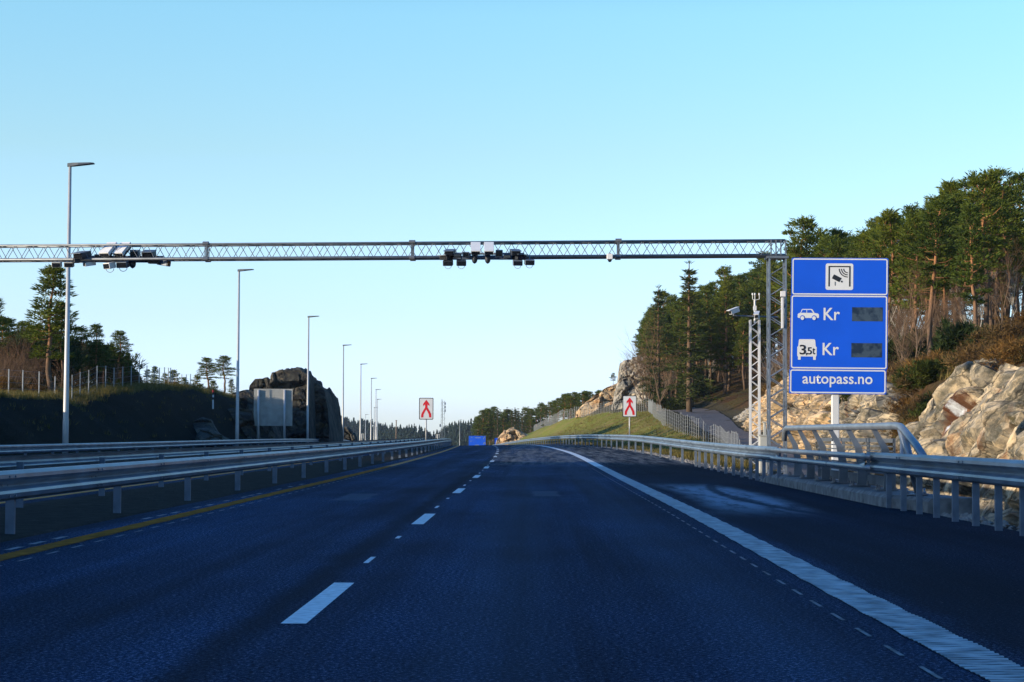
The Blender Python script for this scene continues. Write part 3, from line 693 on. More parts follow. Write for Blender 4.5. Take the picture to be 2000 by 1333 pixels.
# ------------------------------------------------------------------ bridge railing and its concrete edge
mb = MB()
def plinth_row(Y, u0, h):
    return [P(u0, Y, -0.3), P(u0 + .01, Y, h - 0.05), P(u0 + 0.06, Y, h), P(u0 + 0.75, Y, h + 0.01), P(u0 + 0.80, Y, -0.9)]
mb.sweep([plinth_row(Y, 5.50 if Y > 29.4 else 5.50 + (29.4 - Y) * .18, min(0.20, 0.05 + max(0, (45.2 - Y)) * .10)) for Y in np.linspace(45.3, 27.6, 40)])
n = len(mb.v); mb.f.append((0, 1, 2, 3, 4)); mb.f.append((n - 1, n - 2, n - 3, n - 4, n - 5))
tag(mb.build('concrete_edge', M['concrete'], bevel=0.0), 'grey concrete edge beam under the bridge railing', 'edge beam')

br = thing('bridge_railing', 'tubular steel bridge railing with a raised top pipe below the blue sign', 'railing')
top = [P(5.62, 41.6, 1.0), P(5.62, 41.5, 1.20), P(5.62, 41.2, 1.265)] + [P(5.62, y, 1.265) for y in np.linspace(41, 28.9, 14)] + [P(5.61, 28.5, 1.25), P(5.60, 28.2, 1.20)] + [P(5.58, 27.2, 0.98), P(5.52, 26.35, 0.80)]
mb = MB(); mb.tube(top, 0.058, 14); mb.build('top_pipe', M['galv'], br, True)
for zz in (0.775, 0.595):
    pts = [P(5.44, 42.2, zz)] + [P(5.42, y, zz) for y in np.linspace(41.6, 30.6, 12)] + [P(5.43, 29.9, zz)]
    mb = MB(); mb.tube(pts, 0.052, 14)
    for yy in (37.9, 34.2): mb.tube([P(5.42, yy - .06, zz), P(5.42, yy + .06, zz)], 0.056, 14)
    mb.build('pipe_rail', M['galv'], br, True)
py_ = [41.5, 39.6, 37.6, 35.5, 33.5, 31.0]
for y in py_:
    mb = MB()
    a, b_ = P(5.90, y, 0.2), P(5.66, y + .05, 1.24)
    c1 = P(5.91, y, .55)
    mb.sweep([[p + Vector((-wd, -.035, 0)), p + Vector((wd, -.035, 0)), p + Vector((wd, .035, 0)), p + Vector((-wd, .035, 0))] for p, wd in ((a, .085), (c1, .075), (P(5.84, y, .9), .06), (b_, .04))], closed=True)
    mb.box(P(5.68, y, .77), (.42, .05, .05)); mb.box(P(5.68, y, .595), (.42, .05, .05))
    p = mb.build('post', M['galv_dull'], br)
    mb = MB(); mb.box(P(5.86, y, .225), (.36, .26, .024))
    for ddx in (-.13, .13):
        for ddy in (-.09, .09):
            q = P(5.86 + ddx, y + ddy, .22); mb.tube([q, q + Vector((0, 0, .09))], .016, 6); mb.tube([q + Vector((0, 0, .02)), q + Vector((0, 0, .045))], .03, 6)
    mb.build('base_plate', M['galv_dull'], br)
mb = MB(); mb.tube([P(5.92, 28.7, .2), P(5.62, 28.6, 1.25)], .05, 12); mb.tube([P(5.80, 28.0, .2), P(5.60, 28.2, 1.18)], .045, 12)
mb.box(P(5.86, 28.7, .225), (.36, .26, .024))
for ddx in (-.13, .13):
    q = P(5.86 + ddx, 28.62, .22); mb.tube([q, q + Vector((0, 0, .10))], .02, 6); mb.tube([q + Vector((0, 0, .02)), q + Vector((0, 0, .05))], .035, 6)
mb.build('end_post', M['galv'], br, True)
mb = MB(); mb.tube([P(5.95, 30.15, .1), P(5.95, 30.15, 1.12)], .028, 8); mb.build('thin_post', M['galv'], br, True)
# screen panel of horizontal slats behind the posts
pn = MB()
pn.box((0, 0, 0), (0, 0, 0)) if False else None
for y0, y1 in ((31.5, 33.9), (34.0, 36.6), (36.7, 39.7)):
    for zz, hh in ((1.03, .07), (.93, .022), (.85, .022), (.77, .022), (.69, .022), (.61, .022), (.53, .022), (.46, .022), (.33, .17)):
        c = P(6.08, (y0 + y1) / 2, zz); pn.box(c, (.03 if hh < .1 else .02, y1 - y0, hh))
    for yy in (y0 + .02, y1 - .02): pn.box(P(6.10, yy, .66), (.035, .04, .82))
pn.build('slat_panel', M['galv_dull'], br)
# transition pieces where the flat rail becomes two pipes
mb = MB()
fr = rail_frames(5.48, -1, .54, 29.6, 30.3); mb.sweep(fr, closed=True)
for y0, y1 in ((30.3, 31.1), (41.3, 40.9)):
    for z0, z1 in ((.54, .595), (.69, .775)):
        f = []
        for i in range(6):
            t = i / 5; hh = (.15 * (1 - t) + .10 * t) / 2; zc = (z0 + .075) * (1 - t) + z1 * t
            f.append([P(5.40 + .03 * t - .02 * math.cos(k / 10 * 2 * math.pi) * (1 + t), y0 + (y1 - y0) * t, zc + hh * math.sin(k / 10 * 2 * math.pi)) for k in range(10)])
        mb.sweep(f, closed=True)
mb.build('transition_piece', M['galv'], br, True)

# ------------------------------------------------------------------ stones along the right verge (gravel)
rnd = random.Random(5)
mb = MB()
for k in range(2600):
    Y = rnd.uniform(18, 130); u = 5.75 + abs(rnd.gauss(0, .5))
    if Y > 27 and Y < 46 and u < 6.5: continue
    s_ = rnd.uniform(.02, .075); p = P(u, Y, 0); p.z = (ground_z(p.x, Y) if u > 6.3 else p.z - .05) + s_ * .4
    ang = [rnd.uniform(.6, 1.3) for _ in range(6)]
    mb.add([p + Vector((s_ * ang[0], 0, 0)), p + Vector((0, s_ * ang[1], 0)), p + Vector((-s_ * ang[2], 0, 0)), p + Vector((0, -s_ * ang[3], 0)), p + Vector((0, 0, s_ * .8 * ang[4])), p - Vector((0, 0, s_))],
           [(0, 1, 4), (1, 2, 4), (2, 3, 4), (3, 0, 4), (1, 0, 5), (2, 1, 5), (3, 2, 5), (0, 3, 5)])
tag(mb.build('gravel', M['stone']), 'loose grey gravel along the foot of the right guardrail', 'gravel', kind='stuff')

# ------------------------------------------------------------------ street lamps
def make_lamp(h=12.0):
    root = local(thing('street_lamp', '', 'street lamp'))
    mb = MB(); mb.tube([(0, 0, -1.5), (0, 0, 1.6), (0, 0, 1.7), (0, 0, h)], [.13, .125, .115, .062], 12); mb.build('pole', M['pole'], root, True)
    mb = MB(); mb.sweep([[Vector((x, y * wd, z0 + dz)) for y, dz in ((-1, 0), (-.8, th), (.8, th), (1, 0), (.7, -.02), (-.7, -.02))] for x, wd, th, z0 in ((-.10, .07, .12, h - .05), (.12, .10, .13, h - .04), (.35, .15, .10, h - .01), (.85, .16, .05, h + .05), (.98, .12, .03, h + .06))], closed=True)
    nn = len(mb.v); mb.f.append(tuple(range(6))); mb.f.append(tuple(range(nn - 6, nn))[::-1])
    hd = mb.build('lamp_head', M['lamp_dark'], root)
    return root
lamp0 = make_lamp()
lamps = [((137, 320), 75.7, 'tallest street lamp at the far left, crossing in front of the gantry beam'),
         ((467, 527), 125, 'street lamp left of the sign back, below the gantry beam'),
         ((603, 618), 175, 'street lamp standing in front of the big dark rock'),
         ((671, 674), 225, 'street lamp just right of the big dark rock'),
         ((705, 711), 275, 'street lamp fifth along the row running off to the crest'),
         ((725.5, 739), 325, 'street lamp sixth along the row, left of the left merge sign'),
         ((734.5, 761), 375, 'street lamp seventh along the row, in the tight cluster'),
         ((737, 780), 425, 'street lamp eighth along the row, lowest on the right of the tight cluster'),
         ((731, 796), 480, 'small street lamp in the tight cluster, left of its neighbours'),
         ((714, 810), 560, 'tiny far street lamp in front of the wooded blue hill on the left'),
         ((898, 820), 700, 'tiny far street lamp left of the blue direction sign')]
for i, (pt, D, lab) in enumerate(lamps):
    o = lamp0 if i == 0 else copy_tree(lamp0)
    p = W(pt[0], pt[1], D); o.location = (p.x, D, p.z - 12.0 - .06)
    o['label'] = lab; o['group'] = 'street lamps along the motorway'
    if i > 9: o.scale = (0.8, 0.8, 1.0)

# ------------------------------------------------------------------ toll gantry
DG = 55.0
GR = W(1534, 484, DG); GZ0, GZ1 = 6.40, 6.84
def beam_pt(px, dz, back=0.0):
    D = DG + (1534 - px) / 1534 * 2.6
    p = W(px, 500, D); z = GZ0 + dz
    return Vector((p.x, D + back, z))
gan = thing('toll_gantry', 'long lattice toll gantry beam on a lattice tower spanning both carriageways', 'toll gantry')
XL, XR = -24.0, beam_pt(1534, 0).x
def bpX(X, dz, back):
    t = (XR - X) / (XR - beam_pt(0, 0).x); return Vector((X, DG + 2.6 * t + back, GZ0 + dz))
BD = 0.45
def chord_mesh(dz, back, r):
    mb = MB(); mb.tube([bpX(XL, dz, back), bpX(XR - .0, dz, back)], r, 8); return mb
for dz, back, r in ((0, 0, .045), (0, BD, .045), (.44, 0, .034), (.44, BD, .034)):
    chord_mesh(dz, back, r).build('chord', M['galv_dull'], gan, True)
for back, ph in ((0, 0), (BD, .26)):
    mb = MB(); X = XL + ph; k = 0
    while X + .26 < XR:
        a, b_ = (bpX(X, .0, back), bpX(X + .26, .44, back)) if k % 2 == 0 else (bpX(X, .44, back), bpX(X + .26, .0, back))
        mb.tube([a, b_], .011, 5, False); X += .26; k += 1
    mb.build('lattice', M['galv_dull'], gan)
mb = MB(); X = XL; k = 0
while X + .5 < XR:
    for dz in (0.0, .44):
        a, b_ = (bpX(X, dz, 0), bpX(X + .5, dz, BD)) if k % 2 == 0 else (bpX(X, dz, BD), bpX(X + .5, dz, 0))
        mb.tube([a, b_], .011, 5, False)
    X += .5; k += 1
mb.build('lattice', M['galv_dull'], gan)
for px in (402, 805, 1208):
    X = beam_pt(px, 0).x; mb = MB()
    for back in (0, BD):
        for ddx in (-.022, .022):
            mb.box(bpX(X + ddx, .22, back), (.025, .06, .56))
        mb.tube([bpX(X - .09, .46, back), bpX(X + .09, .46, back)], .062, 10); mb.tube([bpX(X - .08, -.01, back), bpX(X + .08, -.01, back)], .066, 10)
    mb.build('splice_flange', M['galv_dull'], gan)
# tower
tx0, tx1 = W(1503, 700, DG).x, W(1535, 700, DG).x
tw = tx1 - tx0; gz = -0.4
legs = [(tx0, DG - .02), (tx1, DG - .02), (tx0, DG + BD), (tx1, DG + BD)]
for lx, ly in legs:
    mb = MB(); mb.box((lx, ly, (gz + GZ0 - .05) / 2), (.05, .05, GZ0 - .05 - gz)); mb.build('tower_leg', M['galv'], gan)
for (a, b_) in ((0, 1), (2, 3), (0, 2), (1, 3)):
    mb = MB(); z = gz + .2; k = 0
    while z + .3 < GZ0 - .1:
        pa, pb = (legs[a], legs[b_]) if k % 2 == 0 else (legs[b_], legs[a])
        off = .3 if a == 2 or b_ == 3 and a == 1 else 0
        mb.tube([(pa[0], pa[1], z), (pb[0], pb[1], z + .3)], .015, 5, False)
        z += .3; k += 1
    mb.build('tower_lattice', M['galv'], gan)
mb = MB(); mb.box(((tx0 + tx1) / 2, DG + BD / 2, GZ0 - .02 - .045), (tw + .16, BD + .16, .07)); mb.build('cap_plate', M['galv_dull'], gan)
mb = MB()
for lx in np.linspace(tx0 + .05, tx1, 4): mb.box((lx, DG - .01, GZ0 + .22), (.035, .05, .46))
mb.tube([(tx0 - .25, DG, GZ0), (tx0 + .1, DG, GZ0 + .44)], .015, 5); mb.tube([(tx1 - .3, DG, GZ0), (tx1, DG, GZ0 + .44)], .015, 5)
mb.build('corner_frame', M['galv_dull'], gan)
mb = MB(); mb.box(((tx0 + tx1) / 2, DG + BD / 2, gz + .05), (1.1, 1.1, .5)); mb.build('footing', M['concrete'], gan)
mb = MB(); mb.box((tx1 - .12, DG - .10, W(1530, 612, DG).z), (.06, .08, .9)); mb.box((tx1 - .1, DG - .12, W(1530, 575, DG).z), (.14, .1, .16)); mb.build('antenna_unit', M['cam_white'], gan)

# equipment hanging on the beam: each unit a thing
def orient(yaw, pitch): return Matrix.Rotation(yaw, 3, 'Z') @ Matrix.Rotation(pitch, 3, 'X')
def dev(name, label, cat, px, py, D, group):
    p = W(px, py, D); return thing(name, label, cat, p, group), p
GC = 'toll cameras and antennas on the gantry beam'
def lidded_unit(label, px, py, D, yaw):
    root, p = dev('toll_antenna', label, 'toll antenna', px, py, D, GC); local(root)
    rt = orient(yaw, R(38))
    # long box whose front end (towards -Y) dips down
    mb = MB(); mb.box(rt @ Vector((0, 0.02, 0)), (.25, .44, .13), rt); mb.build('housing', M['cam_dark'], root, bevel=.012)
    mb = MB(); mb.box(rt @ Vector((0, 0.02, .085)), (.29, .50, .035), rt)
    for s_ in (-1, 1): mb.box(rt @ Vector((s_ * .137, 0.02, .04)), (.012, .50, .07), rt)
    mb.build('lid', M['cam_white'], root, bevel=.01)
    mb = MB(); mb.box(rt @ Vector((0, -.204, .0)), (.18, .012, .03), rt); mb.build('lens_window', M['glass_dark'], root)
    mb = MB(); mb.tube([Vector((0, .15, -.02)), Vector((0, .34, -.12)), Vector((0, .55, -.12))], .025, 6); mb.build('bracket', M['galv_dull'], root)
def camera_unit(label, px, py, D, yaw, size=(.27, .42, .14), pitch=R(12), mat='cam_dark', hood=True):
    root, p = dev('toll_camera', label, 'toll camera', px, py, D, GC); local(root)
    rt = orient(yaw, pitch)
    mb = MB(); mb.box((0, 0, 0), size, rt); mb.build('housing', M[mat], root, bevel=.015)
    if hood:
        mb = MB(); mb.box(rt @ Vector((0, -.05, size[2] / 2 + .012)), (size[0] + .03, size[1] + .08, .016), rt); mb.build('hood', M['cam_blue'], root)
    mb = MB(); mb.box(rt @ Vector((0, -size[1] / 2 - .004, 0)), (size[0] * .8, .012, size[2] * .7), rt); mb.build('lens_window', M['glass_dark'], root)
    mb = MB(); mb.tube([Vector((0, .1, 0)), Vector((0, .3, .05)), Vector((0, .5, .05))], .025, 6); mb.build('bracket', M['galv_dull'], root)
def flash_unit(label, px, py, D, yaw, loop=True, mat='cam_dark'):
    root, p = dev('flash_lamp', label, 'flash lamp', px, py, D, GC); local(root)
    rt = orient(yaw, R(14))
    mb = MB(); mb.box((0, 0, 0), (.29, .20, .16), rt); mb.build('housing', M[mat], root, bevel=.02)
    mb = MB(); mb.box(rt @ Vector((0, -.104, 0)), (.25, .012, .12), rt); mb.build('front_glass', M['glass_dark'], root)
    mb = MB(); mb.tube([Vector((0, 0, .05)), Vector((0, .1, .18)), Vector((0, .35, .2))], .02, 6); mb.build('bracket', M['galv_dull'], root)
    if loop:
        mb = MB(); mb.tube([Vector((-.0 + .10 * math.cos(a), .05, -.07 - .10 * math.sin(a))) for a in np.linspace(0, math.pi, 12)], .008, 5); mb.build('cable_loop', M['cable'], root)
def dome_unit(label, px, py, D, mat='cam_dark'):
    root, p = dev('dome_unit', label, 'dome camera', px, py, D, GC); local(root)
    mb = MB(); mb.tube([(0, 0, .14), (0, 0, .05), (0, 0, -.02), (0, 0, -.07), (0, 0, -.10), (0, 0, -.115)], [.085, .085, .083, .065, .035, .005], 14); mb.build('dome', M[mat], root, True)
    mb = MB(); mb.box((0, 0.02, .15), (.14, .14, .06)); mb.tube([(0, .05, .16), (0, .3, .2)], .02, 6); mb.build('bracket', M['galv_dull'], root)
def rig_frame(px0, px1, py, D):
    a, b_ = W(px0, py, D), W(px1, py, D); mb = MB()
    mb.box((a + b_) / 2 + Vector((0, .1, -.02)), ((b_ - a).length, .06, .06)); mb.box((a + b_) / 2 + Vector((0, .1, -.16)), ((b_ - a).length * .95, .05, .08))
    for t in (0.08, .3, .5, .7, .92):
        p = a.lerp(b_, t); mb.box(p + Vector((0, .25, -.08)), (.05, .4, .05)); mb.box(p + Vector((0, .12, -.09)), (.05, .05, .2))
    mb.build('equipment_bracket', M['cam_blue'], gan)
D1 = DG + .55
rig_frame(872, 1024, 494, D1 + .1)
lidded_unit('left of the two white lidded antennas over the dashed line', 929, 488, D1 - .35, R(2))
lidded_unit('right of the two white lidded antennas over the dashed line', 955, 488, D1 - .35, R(2))
camera_unit('dark hooded camera, upper left of the middle cluster', 879, 494, D1 - .3, R(-8))
camera_unit('dark hooded camera, upper right of the middle cluster', 1006, 494, D1 - .3, R(10))
camera_unit('low dark camera sticking out at the left tip of the middle cluster', 872, 504, D1 - .25, R(-30), (.26, .36, .13), R(5))
camera_unit('low dark camera under the upper right camera of the middle cluster', 1014, 503, D1 - .2, R(24), (.30, .42, .15), R(5))
flash_unit('left flash lamp hanging lowest at the left of the middle cluster', 875, 514, D1 - .3, R(-5))
flash_unit('second flash lamp from the left under the middle cluster', 901, 514, D1 - .3, R(4))
flash_unit('inner one of two flash lamps under the right of the middle cluster', 1011, 513.5, D1 - .3, R(4), mat='cam_blue')
flash_unit('outermost flash lamp at the right tip of the middle cluster', 1034, 512.5, D1 - .3, R(8), mat='cam_blue')
dome_unit('dark dome under the left white lidded antenna of the middle cluster', 927, 508, D1 - .2)
dome_unit('dark dome under the right white lidded antenna of the middle cluster', 952.5, 508, D1 - .2)
camera_unit('blue grey sensor box left of the white lidded antennas, middle cluster', 910, 498, D1 - .2, 0, (.19, .28, .17), R(4), 'cam_blue', False)
camera_unit('blue grey sensor box right of the white lidded antennas, middle cluster', 975, 496, D1 - .2, 0, (.21, .28, .23), R(4), 'cam_blue', False)
camera_unit('flat dark box between the left flash lamps and the domes, middle cluster', 893, 500, D1 - .2, 0, (.24, .3, .10), R(2), 'cam_dark', False)
camera_unit('flat dark box between the right sensor box and the right camera, middle cluster', 991, 502, D1 - .2, 0, (.22, .3, .10), R(2), 'cam_dark', False)
DA = DG + 2.6 * (1534 - 235) / 1534 + .5
YA = R(10)
rig_frame(150, 318, 500, DA + .1)
lidded_unit('left of the two white lidded antennas over the opposite carriageway', 212, 491, DA - .35, R(-20))
lidded_unit('right of the two white lidded antennas over the opposite carriageway', 239, 491, DA - .35, R(-20))
camera_unit('dark hooded camera, upper left of the left cluster', 161, 499, DA - .3, R(-22))
camera_unit('dark hooded camera, upper right of the left cluster', 291, 497, DA - .3, R(-4))
camera_unit('long low dark box at the left of the left cluster', 156, 509, DA - .25, R(-60), (.26, .36, .12), R(4), 'cam_dark', False)
camera_unit('low dark box right of the long low one, left cluster', 178, 507, DA - .2, R(-10), (.26, .3, .11), R(2), 'cam_dark', False)
camera_unit('blue grey sensor box left of the lidded pair, left cluster', 194, 503, DA - .2, 0, (.20, .28, .15), R(4), 'cam_blue', False)
camera_unit('tall blue grey sensor box right of the lidded pair, left cluster', 264, 500, DA - .2, 0, (.22, .28, .30), R(4), 'cam_blue', False)
camera_unit('flat dark box right of the tall sensor box, left cluster', 280, 508, DA - .2, 0, (.26, .3, .10), R(2), 'cam_dark', False)
camera_unit('dark block under the upper right camera of the left cluster', 301, 508, DA - .2, R(6), (.28, .36, .20), R(4), 'cam_dark', False)
camera_unit('pale camera angled left below the left cluster', 175, 516, DA - .3, R(-50), (.13, .30, .10), R(10), 'cam_white', True)
flash_unit('left flash lamp hanging below the lidded pair, left cluster', 214, 519, DA - .3, R(-45), mat='cam_white')
flash_unit('wide flash lamp hanging below the lidded pair, left cluster', 240, 517, DA - .3, R(-10), mat='cam_blue')
dome_unit('dark dome hanging lowest under the left cluster', 259, 516, DA - .2)
camera_unit('pale camera at the right tip of the left cluster, dipping right', 320, 514, DA - .25, R(60), (.15, .34, .14), R(10), 'cam_blue', True)
flash_unit('left of two grey boxes under the beam at the far left lamp post', 111, 517, DA - .2, R(0), False, 'box_grey')
flash_unit('right of two grey boxes under the beam at the far left lamp post', 135, 517, DA - .2, R(0), False, 'box_grey')
for o in list(sc.objects):
    if o.get('group') == GC and o.location.x < -6 and 'grey boxes' not in o['label']: o.scale = (1.22, 1.22, 1.22)
# small white camera below the right part of the beam
root, p = dev('dome_unit', 'white surveillance camera with black dome below the right part of the beam', 'dome camera', 1191, 503, DG + .3, None); local(root)
mb = MB(); mb.box((0, 0, .02), (.18, .18, .17)); mb.build('housing', M['cam_white'], root, bevel=.015)
mb = MB(); mb.tube([(0, 0, -.06), (0, 0, -.10), (0, 0, -.13), (0, 0, -.145)], [.06, .06, .04, .008], 12); mb.build('dome', M['glass_dark'], root, True)
mb = MB(); mb.box((0, .1, .11), (.06, .3, .03)); mb.build('bracket', M['galv_dull'], root)

# ------------------------------------------------------------------ blue toll sign
DS = 48.0
sg = thing('toll_sign', 'tall blue toll sign of three panels on a square white post', 'road sign')
S00 = W(1542.5, 768, DS)
Sr = W(1731.5, 770, DS) - S00; Sw = Sr.length
ax = Vector((Sr.x, Sr.y - 0.10, Sr.z)).normalized(); az = Vector((0.012, 0, 1)).normalized(); fn = ax.cross(az).normalized()   # faces -Y
def sp(px, py):
    """sign-local metres (x, z) for a photo pixel"""
    v = ray(px, py); o_ = Vector((0, 0, CAMH)); k = (S00 - o_).dot(fn) / v.dot(fn); q = o_ + v * k - S00
    return (q.dot(ax), q.dot(az))
def rrect(x0, z0, x1, z1, r, n=5):
    pts = []
    for cx_, cz_, a0 in ((x1 - r, z0 + r, -90), (x1 - r, z1 - r, 0), (x0 + r, z1 - r, 90), (x0 + r, z0 + r, 180)):
        for i in range(n + 1): a = R(a0 + 90 * i / n); pts.append((cx_ + r * math.cos(a), cz_ + r * math.sin(a)))
    return pts
def lay(k): return S00 + fn * (0.004 * k)
def frame_ring(mb, x0, z0, x1, z1, r, wd, k, n=5):
    a = rrect(x0, z0, x1, z1, r, n); b_ = rrect(x0 + wd, z0 + wd, x1 - wd, z1 - wd, max(r - wd, .005), n); m_ = len(a); o_ = lay(k)
    mb.add([o_ + ax * p[0] + az * p[1] for p in a + b_], [(i, (i + 1) % m_, m_ + (i + 1) % m_, m_ + i) for i in range(m_)])
def flat(mb, poly, k): mb.prism(poly, lay(k) - fn * .002, ax, az, .002)
PB = []
for (l, t, r_, b_) in ((1544.5, 506, 1733.5, 577), (1543, 578.5, 1733, 721), (1541.5, 723.5, 1731, 769)):
    (xa, za), (xb, zb) = sp(l, b_), sp(r_, t)
    za = (sp(l, b_)[1] + sp(r_, b_)[1] + .02) / 2 if False else za
    PB.append((xa, za, xb, zb))
for i, (xa, za, xb, zb) in enumerate(PB):
    mb = MB(); mb.prism(rrect(xa, za, xb, zb, .04), S00 - fn * .05, ax, az, .05); pnl = mb.build('panel', M['sign_blue'], sg)
    mb = MB(); frame_ring(mb, xa + .018, za + .018, xb - .018, zb - .018, .06, .032, 1); mb.build('border', M['sign_white'], pnl)
    pnl['_p'] = 1
# white tile with the toll symbol
(xa, za), (xb, zb) = sp(1611, 567), sp(1665, 516)
mb = MB(); flat(mb, rrect(xa, za, xb, zb, .05), 1); mb.build('symbol_tile', M['sign_white'], sg)
tw_, th_ = xb - xa, zb - za
mb = MB()
def rect(x0, z0, x1, z1): return [(xa + x0 * tw_, za + z0 * th_), (xa + x1 * tw_, za + z0 * th_), (xa + x1 * tw_, za + z1 * th_), (xa + x0 * tw_, za + z1 * th_)]
flat(mb, rect(.10, .13, .15, .90), 2); flat(mb, rect(.85, .13, .90, .90), 2); flat(mb, rect(.10, .86, .90, .905), 2.2)
cb = Vector((.40, .44)); ca_, sa_ = math.cos(R(-28)), math.sin(R(-28))
flat(mb, [(xa + tw_ * (cb.x + x * ca_ - y * sa_), za + th_ * (cb.y + x * sa_ + y * ca_)) for x, y in ((-.155, -.085), (.155, -.085), (.155, .085), (-.155, .085))], 2.4)
flat(mb, [(xa + tw_ * (.585 + .035 * math.cos(a)), za + th_ * (.315 + .035 * math.sin(a))) for a in np.linspace(0, 2 * math.pi, 13)[:-1]], 2.6)
flat(mb, rect(.335, .16, .36, .31), 2)
for rr in (.15, .23, .31):
    aa = np.linspace(R(180), R(270), 9); c_ = (.80, .80)
    poly = [(xa + tw_ * (c_[0] + (rr + .018) * math.cos(a)), za + th_ * (c_[1] + (rr + .018) * math.sin(a))) for a in aa] + [(xa + tw_ * (c_[0] + (rr - .018) * math.cos(a)), za + th_ * (c_[1] + (rr - .018) * math.sin(a))) for a in aa[::-1]]
    m_ = len(aa); o_ = lay(2)
    mb.add([o_ + ax * p[0] + az * p[1] for p in poly], [(i, i + 1, 2 * m_ - 2 - i, 2 * m_ - 1 - i) for i in range(m_ - 1)])
mb.build('toll_symbol', M['sign_black'], sg)
# car and lorry symbols
def sym(name, polys, mat, k, box, parent=sg):
    (l, t, r_, b_) = box; mb = MB()
    (x0, z0), (x1, z1) = sp(l, b_), sp(r_, t)
    for pi, poly in enumerate(polys): flat(mb, [(x0 + (x1 - x0) * p[0], z0 + (z1 - z0) * p[1]) for p in poly], k + .2 * pi)
    return mb.build(name, M[mat], parent)
circ = lambda cx_, cz_, rx, rz: [(cx_ + rx * math.cos(a), cz_ + rz * math.sin(a)) for a in np.linspace(0, 2 * math.pi, 17)[:-1]]
car_box = (1557, 604.5, 1598.5, 625)
sym('car_symbol', [[(0, .22), (0, .52), (.05, .60), (.12, .64), (.20, .97), (.24, 1.0), (.64, 1.0), (.69, .97), (.79, .64), (.96, .58), (1.0, .5), (1.0, .22), (.97, .17), (.03, .17)]], 'sign_white', 1, car_box)
sym('car_symbol', [[(.16, .65), (.225, .92), (.40, .92), (.40, .65)], [(.44, .65), (.44, .92), (.62, .92), (.71, .65)], circ(.22, .17, .115, .25), circ(.77, .17, .115, .25)], 'sign_blue', 2, car_box)
sym('car_symbol', [circ(.22, .16, .085, .18), circ(.77, .16, .085, .18)], 'sign_white', 3.4, car_box)
lor_box = (1556.5, 663.5, 1594.5, 703)
sym('lorry_symbol', [[(.02, .16), (.0, .22), (.0, .62), (.05, .66), (.08, .96), (.13, 1.0), (.87, 1.0), (.92, .96), (.95, .66), (1.0, .62), (1.0, .22), (.98, .16)], [(.04, 0), (.04, .17), (.18, .17), (.18, 0)], [(.82, 0), (.82, .17), (.96, .17), (.96, 0)]], 'sign_white', 1, lor_box)
def text_mesh(s_, size):
    cu = bpy.data.curves.new('lettering', 'FONT'); cu.body = s_; cu.size = size; cu.resolution_u = 3; cu.offset = 0.012
    o = bpy.data.objects.new('lettering', cu); C.objects.link(o)
    dg = bpy.context.evaluated_depsgraph_get(); dg.update()
    me = bpy.data.meshes.new_from_object(o.evaluated_get(dg)); bpy.data.objects.remove(o)
    return me
def lettering(s_, l, t, r_, b_, mat, k, bold=0.0):
    """text stretched into the photo box"""
    me = text_mesh(s_, 1.0)
    n = len(me.vertices); co = np.zeros(n * 3); me.vertices.foreach_get('co', co); co = co.reshape(-1, 3)
    (x0, z0), (x1, z1) = sp(l, b_), sp(r_, t)
    mn, mx = co.min(0), co.max(0); kx = (x1 - x0) / (mx[0] - mn[0]); kz = (z1 - z0) / (mx[1] - mn[1])
    out = [lay(k) + ax * (x0 + (c[0] - mn[0]) * kx) + az * (z0 + (c[1] - mn[1]) * kz) for c in co]
    me.vertices.foreach_set('co', np.array(out).ravel()); me.update()
    return link_mesh('lettering', me, M[mat], sg)
lettering('Kr', 1607.5, 602.5, 1639.5, 626, 'sign_white', 1)
lettering('Kr', 1606, 671, 1638, 694.5, 'sign_white', 1)
lettering('3', 1561, 674, 1573.5, 693, 'sign_black', 3)
lettering(',', 1573, 690, 1576, 695, 'sign_black', 3)
lettering('5', 1576, 679, 1585, 693, 'sign_black', 3)
lettering('t', 1586, 680, 1591, 693, 'sign_black', 3)
lettering('autopass.no', 1567, 734.5, 1704, 756.5, 'sign_white', 1)
dm, dt_, db_ = new_mat('display_glass')
tcn = dt_.nodes.new('ShaderNodeTexCoord'); nn_ = nodes_noise(dt_, tcn.outputs['Object'], 5.0, 3)
dt_.links.new(ramp(dt_, nn_.outputs['Fac'], [(0.42, (0.006, 0.016, 0.04)), (0.58, (0.04, 0.062, 0.09))]).outputs[0], db_.inputs['Base Color']); db_.inputs['Roughness'].default_value = 0.3
for (l, t, r_, b_) in ((1663, 602, 1723, 628.5), (1662, 672, 1722, 699)):
    (x0, z0), (x1, z1) = sp(l, b_), sp(r_, t); mb = MB(); flat(mb, [(x0, z0), (x1, z0), (x1, z1), (x0, z1)], 1.2); mb.build('display', dm, sg)
# post and back rails
pc = sp(1632.5, 760)[0]; pb_ = S00 + ax * pc - fn * .14
mb = MB(); mb.box((pb_.x, pb_.y, (PB[0][3] + S00.z - 1.6) / 2), (.19, .16, PB[0][3] + S00.z + 1.6)); mb.build('post', M['white_metal'], sg, bevel=.02)
mb = MB()
for (xa, za, xb, zb) in PB:
    c_ = S00 + ax * ((xa + xb) / 2) + az * ((za + zb) / 2) - fn * .065; mb.box(c_, (xb - xa - .1, .03, .06))
mb.build('back_rail', M['galv_dull'], sg)

